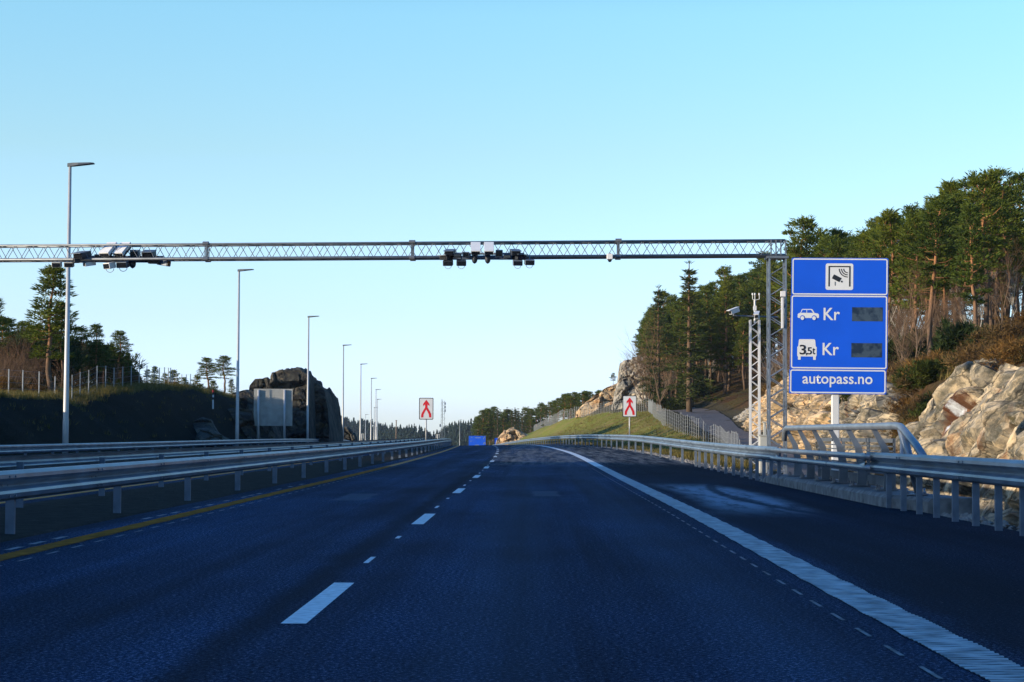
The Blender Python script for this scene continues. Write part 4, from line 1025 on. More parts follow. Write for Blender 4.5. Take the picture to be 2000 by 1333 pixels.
# ------------------------------------------------------------------ weather mast, cabinets
DM = 62.0
wm = thing('camera_mast', 'white lattice mast with two white cameras and a wind sensor left of the tower', 'mast')
m0, m1 = W(1466.5, 850, DM), W(1484, 850, DM); tp = W(1476, 625, DM).z
mxs = (m0.x, m1.x)
mb = MB()
for x in mxs:
    for y in (DM, DM + .28): mb.box((x, y, (tp - .8) / 2), (.05, .04, tp + .8))
z = -.6; k = 0
while z + .22 < tp:
    for y in (DM, DM + .28):
        a, b_ = (mxs[0], mxs[1]) if k % 2 == 0 else (mxs[1], mxs[0]); mb.tube([(a, y, z), (b_, y, z + .22)], .010, 5, False)
    z += .22; k += 1
mb.build('lattice_mast', M['white_metal'], wm)
mcx = sum(mxs) / 2
mb = MB(); mb.tube([(mcx, DM + .1, tp - .1), (mcx, DM + .1, W(1474, 585, DM).z)], .035, 8); mb.box((mcx, DM + .1, W(1475, 602, DM).z), (.10, .10, .16)); mb.build('sensor_rod', M['white_metal'], wm)
mb = MB()
for px in (1470, 1474.5, 1483):
    p = W(px, 577, DM); q = W(1475, 587, DM); mb.tube([q, (p.x, DM, q.z + .04), p], .012, 6); mb.tube([p, p + Vector((0, 0, .07))], .028, 8)
mb.build('wind_sensor', M['white_metal'], wm)
mb = MB(); a, b_ = W(1433, 617, DM), W(1520, 620, DM); mb.tube([a, b_], .025, 8); mb.tube([a, W(1433, 611, DM)], .028, 8); mb.build('cross_arm', M['galv_dull'], wm)
def surv(px, py, yaw, sc_=1.0):
    p = W(px, py, DM - .1); rt = orient(yaw, R(18)); mb = MB(); mb.box(p, (.13 * sc_, .36 * sc_, .13 * sc_), rt); mb.box(p + rt @ Vector((0, -.03, .085 * sc_)), (.17 * sc_, .44 * sc_, .02), rt)
    o = mb.build('surveillance_camera', M['white_metal'], wm); mb = MB(); mb.box(p + rt @ Vector((0, -.185 * sc_, 0)), (.10 * sc_, .012, .09 * sc_), rt); mb.build('lens_window', M['glass_dark'], o)
    return o
def fixsub(o):
    for ch in o.children: ch.location = (0, 0, 0)
fixsub(surv(1434, 608, R(-55))); fixsub(surv(1478, 616, R(-12), 1.0))
mb = MB(); p = W(1479, 621, DM - .15); mb.box(p, (.15, .12, .11)); mb.build('junction_box', M['white_metal'], wm)
mb = MB(); mb.box((mcx, DM + .14, -.5), (.8, .8, .5)); mb.build('footing', M['concrete'], wm)
def cabinet(label, px, pyt, D, wd, dp, zb):
    p = W(px, pyt, D); root = thing('roadside_cabinet', label, 'cabinet', (p.x, D, zb)); local(root); h = p.z - zb
    mb = MB(); mb.box((0, 0, h / 2), (wd, dp, h)); mb.build('body', M['box_grey'], root, bevel=.02)
    mb = MB(); mb.box((0, 0, h + .02), (wd + .06, dp + .06, .04)); mb.build('lid', M['box_grey'], root)
    mb = MB(); mb.box((0, -dp / 2 - .006, h * .52), (wd * .86, .012, h * .8)); d_ = mb.build('door', M['box_grey'], root)
    mb = MB(); mb.box((wd * .32, -dp / 2 - .02, h * .55), (.02, .02, .1)); mb.build('handle', M['cam_dark'], d_); fixsub(d_)
cabinet('grey control cabinet between the white mast and the gantry tower', 1492, 852, 59, .30, .3, -.3)
cabinet('slim pale box on the ground behind the grey cabinet', 1493.5, 826, 66, .09, .09, -.3)
# ------------------------------------------------------------------ merge signs
def merge_sign(label, l, t, r_, b_, D, base_z):
    p = W((l + r_) / 2, (t + b_) / 2, D); wd = (r_ - l) * D / F; h = (b_ - t) * D / F
    root = thing('merge_sign', label, 'road sign', (p.x, D, base_z), 'merge signs on both sides of the carriageway'); local(root)
    zc = p.z - base_z; o_ = Vector((0, 0, zc)); X_, Z_ = Vector((1, 0, 0)), Vector((0, 0, 1))
    mb = MB(); mb.prism(rrect(-wd / 2, -h / 2, wd / 2, h / 2, .06), o_ + Vector((0, .02, 0)), X_, Z_, .02); mb.build('sign_plate', M['sign_black'], root)
    mb = MB(); mb.prism(rrect(-wd / 2 + .045, -h / 2 + .045, wd / 2 - .045, h / 2 - .045, .04), o_ + Vector((0, -.002, 0)), X_, Z_, .004); mb.build('sign_face', M['sign_white'], root)
    mb = MB(); q = o_ + Vector((0, -.008, 0))
    def pl(pts): mb.prism([(x * wd, z * h) for x, z in pts], q, X_, Z_, .003)
    pl([(0, .41), (.22, .22), (.22, .12), (.085, .20), (.085, .12), (-.085, .12), (-.085, .20), (-.22, .12), (-.22, .22)])
    for s_ in (-1, 1):
        poly = [(.0, .13), (.085 * s_, .13), (.085 * s_, .06), (.24 * s_, -.11), (.34 * s_, -.24), (.36 * s_, -.40), (.20 * s_, -.40), (.18 * s_, -.26), (.10 * s_, -.15), (0, -.03)]
        if s_ < 0: poly = poly[::-1]
        mb.prism([(x * wd, z * h) for x, z in poly], q + Vector((0, -.001 * s_, 0)), X_, Z_, .003)
    mb.build('merge_arrow', M['sign_red'], root)
    mb = MB(); mb.tube([(0, .06, -.5), (0, .06, zc + h * .3)], .045, 10); mb.build('post', M['pole'], root, True)
merge_sign('red and white merge sign in the median strip on the left', 818.5, 777.5, 846.5, 820, 118, P(-6.6, 118).z)
merge_sign('red and white merge sign before the grass bank on the right', 1216, 773, 1243.5, 815, 118, P(6.6, 118).z - .1)
# ------------------------------------------------------------------ sign seen from behind (left)
DB = 150.0
bs = thing('road_sign', 'large road sign seen from its ribbed grey back on two posts', 'road sign')
a, b_ = W(495, 832, DB), W(571.5, 760, DB); wd, h = b_.x - a.x, b_.z - a.z
mb = MB(); mb.box(((a.x + b_.x) / 2, DB + .05, (a.z + b_.z) / 2), (wd, .03, h))
for k in range(15): mb.box(((a.x + b_.x) / 2, DB + .028, a.z + h * (k + .5) / 15), (wd, .014, .05))
mb.build('panel', M['sign_back'], bs)
for px in (505.5, 556.5):
    p = W(px, 762, DB); mb = MB(); mb.tube([(p.x, DB - .09, zr(-19, DB) - .6), (p.x, DB - .09, p.z)], .10, 12); mb.build('post', M['pole'], bs, True)
# ------------------------------------------------------------------ blue direction sign beyond the crest
DD = 450.0
ds = thing('direction_sign', 'large blue direction sign half hidden beyond the crest of the road', 'road sign')
a, b_ = W(915.5, 876, DD), W(948.5, 852, DD); wd, h = b_.x - a.x, b_.z - a.z; cxs, czs = (a.x + b_.x) / 2, (a.z + b_.z) / 2
mb = MB(); mb.box((cxs, DD, czs), (wd, .06, h)); mb.build('panel', M['sign_blue'], ds)
mb = MB(); q = Vector((a.x, DD - .034, a.z)); X_, Z_ = Vector((1, 0, 0)), Vector((0, 0, 1))
def dpl(pts): mb.prism([(x * wd, z * h) for x, z in pts], q, X_, Z_, .006)
for x0, z0, x1, z1 in ((.13, .84, .22, .89), (.36, .83, .70, .88), (.10, .52, .34, .62), (.36, .24, .60, .29)): dpl([(x0, z0), (x1, z0), (x1, z1), (x0, z1)])
for zc in (.86, .42):
    dpl([(.84, zc - .10), (.88, zc - .12), (.95, zc + .02), (.91, zc + .04)]); dpl([(.86, zc + .04), (.97, zc - .03), (.97, zc + .10)])
mb.build('lettering', simple('small_white_lettering', (0.16, 0.22, 0.34), 0.5, 0, 0.05), ds)
mb = MB(); q = Vector((a.x, DD - .046, a.z)); dpl([(.14, .53), (.34, .53), (.34, .61), (.14, .61)]); mb.build('road_number', M['sign_blue'], ds)
mb = MB()
for t in (.25, .75): mb.tube([(a.x + wd * t, DD + .1, crest(DD) - 1.5), (a.x + wd * t, DD + .1, b_.z)], .1, 8)
mb.build('post', M['pole'], ds)
D2 = 385.0
ds2 = thing('direction_sign', 'small narrow blue road sign left of the cream rock at the crest', 'road sign')
a, b_ = W(966, 869, D2), W(972.5, 856, D2)
mb = MB(); mb.box(((a.x + b_.x) / 2, D2, (a.z + b_.z) / 2), (b_.x - a.x, .05, b_.z - a.z)); mb.build('panel', M['sign_blue'], ds2)
mb = MB(); mb.tube([((a.x + b_.x) / 2, D2 + .08, crest(D2) - 1.5), ((a.x + b_.x) / 2, D2 + .08, b_.z)], .06, 8); mb.build('post', M['pole'], ds2)
mb = MB(); q = Vector((a.x, D2 - .03, a.z)); wd, h = b_.x - a.x, b_.z - a.z; mb.prism([(.3 * wd, .2 * h), (.4 * wd, .15 * h), (.75 * wd, .7 * h), (.65 * wd, .75 * h)], q, X_, Z_, .006); mb.build('lettering', M['sign_white'], ds2)
for lab, px, pt, pb2, D in (('small grey sign back below the lamp cluster on the left', 707, 847, 857, 330), ('small grey sign back right of the left merge sign post', 855, 848, 856, 300)):
    r0 = thing('road_sign', lab, 'road sign'); a, b_ = W(px - 4, pb2, D), W(px + 4, pt, D)
    mb = MB(); mb.box(((a.x + b_.x) / 2, D, (a.z + b_.z) / 2), (b_.x - a.x, .05, b_.z - a.z)); mb.build('panel', M['sign_back'], r0)
    mb = MB(); mb.tube([((a.x + b_.x) / 2, D - .06, crest(D) - .8), ((a.x + b_.x) / 2, D - .06, b_.z - .1)], .05, 8); mb.build('post', M['pole'], r0)
# snow marker, wooden pole, radio mast
sm = thing('snow_marker', 'red and white marker pole on the dark grass bank', 'marker pole', W(416, 786, 138)); local(sm)
for i, mt in enumerate(('sign_white', 'sign_black', 'sign_white', 'sign_black', 'sign_red')):
    mb = MB(); mb.tube([(0, 0, -.5 if i == 0 else i * .18), (0, 0, (i + 1) * .18)], .06 if mt != 'sign_red' else .075, 8); mb.build('pole' if i == 0 else 'band', M[mt], sm)
D = 420.0; p = W(774, 821, D); r0 = thing('wooden_pole', 'bare wooden pole in front of the wooded blue hill', 'pole', (p.x, D, crest(D) - 2)); local(r0)
mb = MB(); mb.tube([(0, 0, -1), (0, 0, p.z - crest(D) + 2)], [.16, .11], 8); mb.build('pole', M['wood'], r0)
mb = MB(); mb.tube([(-.25, 0, p.z - crest(D) + 1.9), (.25, 0, p.z - crest(D) + 1.9)], .04, 6); mb.build('cross_arm', M['wood'], r0)
D = 640.0
for lab, px, pt in (('thin lattice radio mast with antennas right of the left merge sign', 866.5, 783), ('very thin lattice mast just left of the radio mast', 863, 780)):
    p = W(px, pt, D); zb = -10.0; r0 = thing('radio_mast', lab, 'radio mast', (p.x, D, zb)); local(r0); H = p.z - zb; mb = MB(); ww = .55 if px > 864 else .3
    for ddx in (-ww, ww): mb.tube([(ddx, 0, 0), (ddx * .5, 0, H)], .05, 5)
    z = 0; k = 0
    while z + 1.0 < H: mb.tube([((-1) ** k * ww, 0, z), ((-1) ** (k + 1) * ww, 0, z + 1.0)], .035, 4, False); z += 1.0; k += 1
    mb.build('lattice_mast', M['galv_dull'], r0); mb = MB()
    for dz in ((1.0, 2.2, 3.4) if px > 864 else (9.0,)): mb.box(((.5 if px > 864 else -.5), 0, H - dz), (.5, .3, .9))
    mb.build('antenna', M['cam_blue'], r0)

# ------------------------------------------------------------------ fences
def fence(label, pts, h, step, cat='fence', bar=0.035, mesh_n=6):
    """pts: list of ground points; steel posts with thin wires"""
    root = thing('fence', label, cat)
    L = [0.0]
    for a, b_ in zip(pts, pts[1:]): L.append(L[-1] + (b_ - a).length)
    def at(d):
        for i in range(len(pts) - 1):
            if d <= L[i + 1]: return pts[i].lerp(pts[i + 1], (d - L[i]) / (L[i + 1] - L[i]))
        return pts[-1]
    n = int(L[-1] / step); first = None; allp = []
    for k in range(n + 1):
        p = at(k * step).copy(); p.z = ground_z(p.x, p.y); allp.append(p)
    for k, p in enumerate(allp):
        if k < 100:
            if first is None:
                mb = MB(); mb.box((0, 0, h / 2 - .2), (bar, bar, h + .4)); o = first = mb.build('post', M['fence_post'], root); first.location = (0, 0, 0)
            else: o = first.copy(); C.objects.link(o); o.parent = root
            o.location = p
    if len(allp) > 100:
        mb = MB()
        for p in allp[100:]: mb.box(p + Vector((0, 0, h / 2 - .2)), (bar, bar, h + .4))
        tag(mb.build('post', M['fence_post'], root), kind='stuff')
    mb = MB()
    for zz in np.linspace(.1, h - .05, mesh_n):
        mb.tube([p + Vector((0, 0, zz)) for p in allp], .0045, 3, False)
    mb.build('wire_mesh', M['fence_post'], root)
    return root
def gpt(X, Y): return Vector((X, Y, ground_z(X, Y)))
rf = [gpt(section(Y)[1][0], Y) for Y in (72, 80, 88, 96, 104, 112, 120, 130, 140, 150, 160, 170, 185, 200, 220)]
fence('close set steel picket fence running up beside the gravel path', rf, 1.4, 1.7, bar=.032)
fence('pale steel fence along the top of the grass bank below the rocks', [gpt(13.8, 220), gpt(12.2, 231), gpt(10.8, 240), gpt(9.4, 252), gpt(8.0, 262)], 1.5, 1.3, bar=.035)
fence('dense steel fence descending the grass ridge towards the crest', [gpt(section(Y)[1][0], Y) for Y in (262, 280, 300, 330, 360, 395, 425)], 1.6, 2.6, bar=.06)
lf = []
for px, D in ((-60, 80), (12, 87), (37, 90.5), (58, 93), (77, 95), (96, 97), (115, 99), (128, 100.5), (145, 102)):
    p = W(px, 770, D); lf.append(gpt(p.x - .4, D))
fence('wire fence on tall thin posts along the top of the left bank', lf, 1.35, 3.3, bar=.05, mesh_n=5)
lf2 = []
for px, D in ((158, 104), (175, 107), (205, 112), (241, 118), (266, 122), (315, 131), (340, 138), (352, 146), (368, 150), (392, 158)):
    p = W(px, 760, D); lf2.append(gpt(p.x - .5, D))
fence('wire fence on thin posts over the hump of the left bank', lf2, 1.45, 2.7, bar=.05, mesh_n=5)

# ------------------------------------------------------------------ trees
def arr_mesh(name, V, Fc, mat):
    me = bpy.data.meshes.new(name); me.from_pydata([tuple(v) for v in V], [], Fc); me.materials.append(mat); me.update(); return me
def tuft(V, Fc, p, d, rs, n, ln, wd, spread):
    for _ in range(n):
        v = d + Vector((rs.gauss(0, spread), rs.gauss(0, spread), rs.gauss(0, spread) * .8 + .15)); v.normalize()
        s_ = v.cross(Vector((rs.gauss(0, 1), rs.gauss(0, 1), rs.gauss(0, 1)))); 
        if s_.length < 1e-4: continue
        s_.normalize(); l = ln * rs.uniform(.6, 1.25); o = len(V); b0 = p + Vector((rs.gauss(0, .05), rs.gauss(0, .05), rs.gauss(0, .04)))
        V.extend([b0 - s_ * wd * .5, b0 + s_ * wd * .5, b0 + v * l]); Fc.append((o, o + 1, o + 2))
def pad(V, Fc, c, r, flat_, d, rs, n, ln, wd):
    """a clump of needles: flattened cloud of short blades, tips up and out"""
    for _ in range(n):
        a = rs.uniform(0, 6.283); q = rs.random() ** .5; zz = rs.gauss(0, .45)
        p = c + Vector((math.cos(a) * q * r, math.sin(a) * q * r, zz * r * flat_))
        v = Vector((math.cos(a) * (.3 + q), math.sin(a) * (.3 + q), rs.uniform(-.25, 1.1))) + d * .5; v.normalize()
        s_ = v.cross(Vector((rs.gauss(0, 1), rs.gauss(0, 1), rs.gauss(0, 1))))
        if s_.length < 1e-4: continue
        s_.normalize(); l = ln * rs.uniform(.6, 1.3); o = len(V)
        V.extend([p - s_ * wd * .5, p + s_ * wd * .5, p + v * l]); Fc.append((o, o + 1, o + 2))
def pine_meshes(seed, crown0=.42, spread=.15, nb=26, conical=False, tn=34, lw=(.024, .0085)):
    """unit-height tree (z 0..1), trunk and crown"""
    rs = random.Random(seed); tb = MB(); V = []; Fc = []
    bend = [(rs.gauss(0, .010), rs.gauss(0, .010)) for _ in range(9)]
    tp = [Vector((sum(b[0] for b in bend[:i]) if not conical else 0, sum(b[1] for b in bend[:i]) if not conical else 0, i / 8 * .985)) for i in range(9)]
    def tr(z):
        z = max(0, min(.999, z)) * 8; i = int(z); return tp[i].lerp(tp[i + 1], z - i)
    tb.tube([p - Vector((0, 0, .03 if i == 0 else 0)) for i, p in enumerate(tp)], [.0145 * (1 - .86 * (i / 8) ** 1.2) for i in range(9)], 7)
    ga = rs.uniform(0, 6)
    if conical:
        nbr = 84
        for k in range(nbr):                       # drooping branches, thinning towards the tip
            t = ((k + rs.uniform(-1.5, 1.5)) / nbr); t = max(0, min(1, t)); z = crown0 + (.965 - crown0) * t; Lw = spread * ((1 - t) ** .8 * .9 + .10)
            if rs.random() < .12: continue
            ga += 2.4 + rs.uniform(-.4, .4); L = Lw * rs.uniform(.55, 1.25); el = R(-18 + 50 * t + rs.uniform(-8, 8))
            d = Vector((math.cos(ga) * math.cos(el), math.sin(ga) * math.cos(el), math.sin(el))); p0 = tr(z)
            p2 = p0 + d * L; tb.tube([p0, p0 + d * L * .5 - Vector((0, 0, .006)), p2], [.0028 * (1.2 - t), .0018, .0008], 3, False)
            ns = max(2, int(L / .022))
            for i in range(ns):
                f = .18 + .82 * (i + .6) / ns; w_ = L * .34 * (1.15 - f * .55)
                pad(V, Fc, p0.lerp(p2, f) + Vector((0, 0, rs.uniform(-.012, .006))), max(w_, .014), .5, d - Vector((0, 0, .45)), rs, 15, .024, .0075)
        pad(V, Fc, Vector((0, 0, .985)), .012, 1.2, Vector((0, 0, 1)), rs, 20, .022, .006)
    else:
        for k in range(nb):
            t = (k + rs.random() * .9) / nb; z = crown0 + (.985 - crown0) * t
            prof = ((1 - t) ** .65 * min(1, .45 + t * 2.2)) * rs.uniform(.55, 1.3) + .10
            if t < .3 and rs.random() < .25: continue
            L = spread * prof; ga += 2.4 + rs.uniform(-.6, .6); el = R(rs.uniform(-10, 18) + 40 * t * t)
            d = Vector((math.cos(ga) * math.cos(el), math.sin(ga) * math.cos(el), math.sin(el)))
            p0 = tr(z); p1 = p0 + d * L * .55 - Vector((0, 0, .008)); p2 = p0 + d * L + Vector((0, 0, .014))
            tb.tube([p0, p1, p2], [.0045 * (1.25 - t), .0028 * (1.2 - t), .001], 4, False)
            pr = .024 + .020 * rs.random()
            pad(V, Fc, p2, pr, .62, d, rs, int(tn * 1.5), *lw)
            for f, sd in ((.80, 1), (.72, -1), (.55, 1), (.48, -1), (.34, 1)):
                if L < .07 and f < .6: continue
                if rs.random() < .22: continue
                b0 = p1.lerp(p2, (f - .55) / .45) if f > .55 else p0.lerp(p1, f / .55)
                q = b0 + Vector((-d.y, d.x, 0)) * sd * L * rs.uniform(.2, .48) + Vector((0, 0, rs.uniform(-.004, .022)))
                tb.tube([b0, q], [.0016, .0006], 3, False)
                pad(V, Fc, q, pr * rs.uniform(.65, 1.1), .62, d, rs, tn, *lw)
        for k in range(3): pad(V, Fc, tr(.985) + Vector((rs.gauss(0, .02), rs.gauss(0, .02), rs.uniform(-.02, .008))), .026, .6, Vector((0, 0, 1)), rs, tn, *lw)
        for k in range(14):   # dead stubs below the crown
            z = rs.uniform(crown0 * .35, crown0 * 1.1); a = rs.uniform(0, 6.28); L = rs.uniform(.03, .10); p0 = tr(z)
            tb.tube([p0, p0 + Vector((math.cos(a) * L, math.sin(a) * L, rs.uniform(-.03, .02)))], [.002, .0007], 3, False)
    me_t = arr_mesh('trunk', tb.v, tb.f, M['pine_bark'] if not conical else M['bare_bark']); me_t.polygons.foreach_set('use_smooth', [True] * len(me_t.polygons))
    return me_t, arr_mesh('crown', V, Fc, M['spruce_leaf'] if conical else M['pine_leaf'])
def bare_meshes(seed, mat, depth=5, lean=0.0, upright=.75):
    rs = random.Random(seed); tb = MB()
    def grow(p, d, L, r, lev):
        pts = [p]; q = p; dd = d
        for i in range(3):
            dd = (dd + Vector((rs.gauss(0, .10), rs.gauss(0, .10), .04 + rs.gauss(0, .05)))).normalized(); q = q + dd * L / 3; pts.append(q)
        tb.tube(pts, [r, r * .85, r * .72, r * .55], 6 if lev < 2 else 3, False)
        if lev >= depth: return
        n = rs.choice((2, 3, 3)) if lev > 0 else 5
        for k in range(n):
            a = rs.uniform(0, 6.28); tl = rs.uniform(.35, 1.0) if lev else rs.uniform(.3, 1.0); b0 = pts[0].lerp(pts[-1], tl) if lev else pts[min(3, int(tl * 3.2))]
            nd = (dd * upright + Vector((math.cos(a), math.sin(a), rs.uniform(0, .5))) * rs.uniform(.45, .85)).normalized()
            grow(b0, nd, L * rs.uniform(.5, .72), r * .5, lev + 1)
        if lev: grow(q, dd, L * .65, r * .55, lev + 1)
        else: grow(q, dd, L * .75, r * .55, 1)
    grow(Vector((0, 0, -.02)), Vector((lean, 0, 1)).normalized(), .40, .011, 0)
    mx = max(v[2] for v in tb.v); tb.v = [(v[0] / mx, v[1] / mx, v[2] / mx) for v in tb.v]
    h = len(tb.v)
    return arr_mesh('trunk', tb.v, tb.f, mat)
def bush_meshes(seed, mat, tall=1.0, n=420, ln=.16, wd=.035):
    rs = random.Random(seed); V = []; Fc = []; tb = MB()
    lobes = [(Vector((rs.gauss(0, .28), rs.gauss(0, .28), .25 * tall + rs.random() * .55 * tall)), rs.uniform(.18, .36)) for _ in range(9)]
    for c, r in lobes: tb.tube([(0, 0, -.1), c * .6, c], [.02, .012, .005], 4, False)
    for _ in range(n):
        c, r = rs.choice(lobes); d = Vector((rs.gauss(0, 1), rs.gauss(0, 1), rs.gauss(0, 1))).normalized(); p = c + d * r * rs.uniform(.5, 1.05)
        if p.z < 0: continue
        tuft(V, Fc, p, (d + Vector((0, 0, .5))).normalized(), rs, 8, ln, wd, .5)
    return arr_mesh('stems', tb.v, tb.f, M['bare_bark']), arr_mesh('foliage', V, Fc, mat)

PINES = [pine_meshes(s, c, sp_, nb) for s, c, sp_, nb in ((1, .36, .135, 34), (2, .46, .15, 28), (3, .30, .12, 38), (4, .55, .14, 22), (5, .40, .16, 32), (6, .22, .125, 44), (7, .60, .115, 20))]
SPRUCE = [pine_meshes(s, .12, .125, 0, True) for s in (21, 22, 23)]
BARE = [bare_meshes(s, M['bare_bark'], 5) for s in (31, 32, 33)]
BIRCH = [bare_meshes(s, M['birch_bark'], 4, .12, .9) for s in (41, 42)]
JUN = [bush_meshes(s, M['juniper_leaf']) for s in (51, 52)]
HEA = [bush_meshes(s, M['heather'], .7, 300, .14, .022) for s in (55, 56)]
def plant(name, label, cat, p, H, spread, meshes, parts, rz, group=None):
    root = thing(name, label, cat, p, group); root.rotation_euler.z = rz; root.scale = (H * spread, H * spread, H)
    for me, nm in zip(meshes, parts):
        o = bpy.data.objects.new(nm, me); C.objects.link(o); o.parent = root
    return root
def pine(label, px, ptop, D, pbase=None, var=0, spread=1.0, group=None, kind='pine'):
    p = W(px, ptop, D); zb = ground_z(p.x, D) if pbase is None else W(px, pbase, D).z
    ms = PINES[var % len(PINES)] if kind == 'pine' else SPRUCE[var % 3]
    return plant('pine_tree' if kind == 'pine' else 'spruce_tree', label, 'pine tree' if kind == 'pine' else 'spruce tree', (p.x, D, zb - .1), p.z - zb + .1, spread, ms, ('trunk', 'crown'), px * 1.7, group)
def bare(label, px, ptop, D, var=0, spread=1.0, group=None, birch=False, pbase=None):
    p = W(px, ptop, D); zb = ground_z(p.x, D) if pbase is None else W(px, pbase, D).z
    ms = (BIRCH if birch else BARE); me = ms[var % len(ms)]
    root = thing('birch_tree' if birch else 'bare_tree', label, 'birch tree' if birch else 'bare tree', (p.x, D, zb - .1), group); root.scale = ((p.z - zb) * spread, (p.z - zb) * spread, p.z - zb + .1); root.rotation_euler.z = px * 2.3 if not birch else 0
    o = bpy.data.objects.new('trunk', me); C.objects.link(o); o.parent = root
    return root
# left-hand trees
pine('tall pine with dark layered crown behind the far left lamp post', 108, 520, 101, None, 2, 1.6)
pine('slim pine right of the far left lamp post, pointed top', 184, 634, 124, None, 2, 1.6)
pine('broad topped pine second right of the far left lamp post', 226, 648, 127, None, 4, 1.6)
pine('low dark pine below the broad topped one at the fence', 252, 690, 130, None, 5, 1.3)
pine('dark pine cut off by the left edge of the photo', -12, 566, 104, None, 1, 1.7)
pine('dark pine with bare lower trunk close by the tall pine', 122, 590, 113.5, None, 0, 1.1)
pine('left one of the two small pines on the skyline beside the second lamp', 406, 699, 196, 766, 0, 2.4)
pine('right one of the two small pines on the skyline beside the second lamp', 438, 696, 194, 770, 4, 2.1)
pine('shrubby little pine right of the two skyline pines', 452, 742, 198, 776, 5, 1.8)
for i, (px, pt, D) in enumerate(((270, 728, 150), (286, 722, 152), (304, 716, 176), (322, 730, 182), (340, 724, 188), (362, 738, 192), (384, 734, 198), (415, 744, 200), (-20, 600, 112), (48, 668, 118), (160, 640, 132), (88, 655, 124), (62, 640, 122), (20, 655, 126), (146, 668, 130), (205, 690, 134))):
    pine('small dark pine among the row behind the wire fences on the left', px, pt, D, None, i, 1.4, 'small pines behind the left fences')
for i, (px, pt, D) in enumerate(((6, 640, 103), (30, 632, 106), (52, 625, 108), (76, 648, 107), (92, 690, 106), (20, 690, 101), (60, 690, 103), (130, 690, 110), (160, 700, 114), (150, 660, 120), (40, 670, 112), (-10, 650, 101), (285, 735, 136), (262, 740, 133), (200, 720, 118), (335, 735, 150))):
    bare('leafless brown tree in the thicket behind the left wire fence', px, pt, D, i, 1.15, 'leafless trees in the left thicket')
r3 = random.Random(8)
for i in range(16):
    px = r3.uniform(-50, 235); D = 112 + max(px, 0) * .10 + r3.uniform(0, 16)
    if min(abs(D - (118 + (W(px, 700, D).x - q) * .424)) for q in (-6.6, 5.9)) < 1.8: continue
    pine('small dark pine among the row behind the wire fences on the left', px, lerp_table([(-50, 600), (60, 625), (150, 640), (235, 680)], px) + r3.uniform(0, 50), D, None, i, r3.uniform(1.4, 2.0), 'small pines behind the left fences')
for i in range(34):
    px = r3.uniform(-40, 330) if i > 12 else r3.uniform(-40, 130); D = 101 + max(px, 0) * .105 + r3.uniform(0, 16)
    pt = lerp_table([(-40, 640), (60, 640), (110, 690), (200, 700), (330, 745)], px) + r3.uniform(-12, 40)
    if min(abs(D - (118 + (W(px, 700, D).x - q) * .424)) for q in (-6.6, 5.9)) < 1.4: continue
    bare('leafless brown tree in the thicket behind the left wire fence', px, pt, D, i, r3.uniform(1.0, 1.5), 'leafless trees in the left thicket')
for i in range(14):
    px = r3.uniform(-40, 250); D = 106 + max(px, 0) * .11 + r3.uniform(0, 20)
    p = W(px, 765, D); zb = ground_z(p.x, D)
    plant('juniper_bush', 'dark juniper bush in the thicket behind the left wire fence', 'bush', (p.x, D, zb), r3.uniform(1.6, 3.0), 1.0, JUN[i % 2], ('stems', 'foliage'), i, 'juniper bushes in the left thicket')
for i, (px, D, s_) in enumerate(((10, 99, 1.6), (84, 104, 1.2), (165, 112, 1.0), (270, 128, 1.1), (345, 146, 1.0))):
    p = W(px, 765, D); zb = ground_z(p.x - .6, D)
    plant('heather_bush', 'low brown scrub bush behind the posts of the left wire fence', 'bush', (p.x - .6, D + .8, zb), s_, 1.3, HEA[i % 2], ('stems', 'foliage'), i, 'scrub bushes behind the left wire fence')
# right-hand wood: named trees first
pine('tall pine with a forked reddish trunk high on the right slope', 1902, 342, 118, None, 3, 1.15)
pine('bare stemmed pine with an orange trunk right of the blue sign', 1843, 480, 104, None, 6, .9)
pine('tall pine at the top right corner of the wood', 1962, 332, 124, None, 1, 1.1)
pine('straight trunked pine at the right edge of the photo', 1988, 470, 108, None, 6, 1.0)
pine('pine with two tiered crown right of the gantry tower top', 1565, 424, 150, None, 1, 1.1)
pine('narrow spruce standing proud at the left end of the wood', 1346, 510, 212, None, 0, 1.45, None, 'spruce')
pine('grey green spruce at the leftmost edge of the wood', 1286, 556, 226, None, 1, 1.1, None, 'spruce')
bare('leaning white birch with pale stem beside the forked pine', 1912, 480, 116, 0, .7, None, True)
bare('pale forked birch above the right corner of the blue sign', 1722, 452, 128, 1, .8, None, True)
for i, (px, pt, D) in enumerate(((1262, 600, 238), (1275, 640, 228), (1292, 610, 222), (1305, 660, 230), (1256, 660, 246))):
    bare('thin leafless tree at the open left edge of the wood', px, pt, D, i, .9, 'thin leafless trees at the left edge of the wood')
bare('spindly leafless birch leaning out left of the wood', 1268, 570, 232, 1, .8)
ENV = [(1240, 700), (1252, 640), (1275, 580), (1300, 565), (1330, 560), (1346, 530), (1370, 560), (1385, 545), (1420, 512), (1460, 492), (1500, 470), (1540, 440), (1575, 428), (1610, 440), (1650, 446), (1690, 438), (1720, 408), (1745, 412), (1775, 408), (1805, 384), (1835, 362), (1870, 345), (1905, 340), (1950, 332), (2000, 342), (2080, 330), (2300, 300), (2600, 300)]
rs = random.Random(77); placed = []
GW = 'pines of the wood on the right slope'; labs = {}
tries = 0; cnt = 0
def wood_label(px, D):
    if px > 1740: return 'pine in the wood above the rock face right of the blue sign'
    if px > 1500: return 'pine in the wood behind the gantry tower and blue sign'
    return 'pine in the wood left of the gantry tower above the gravel path'
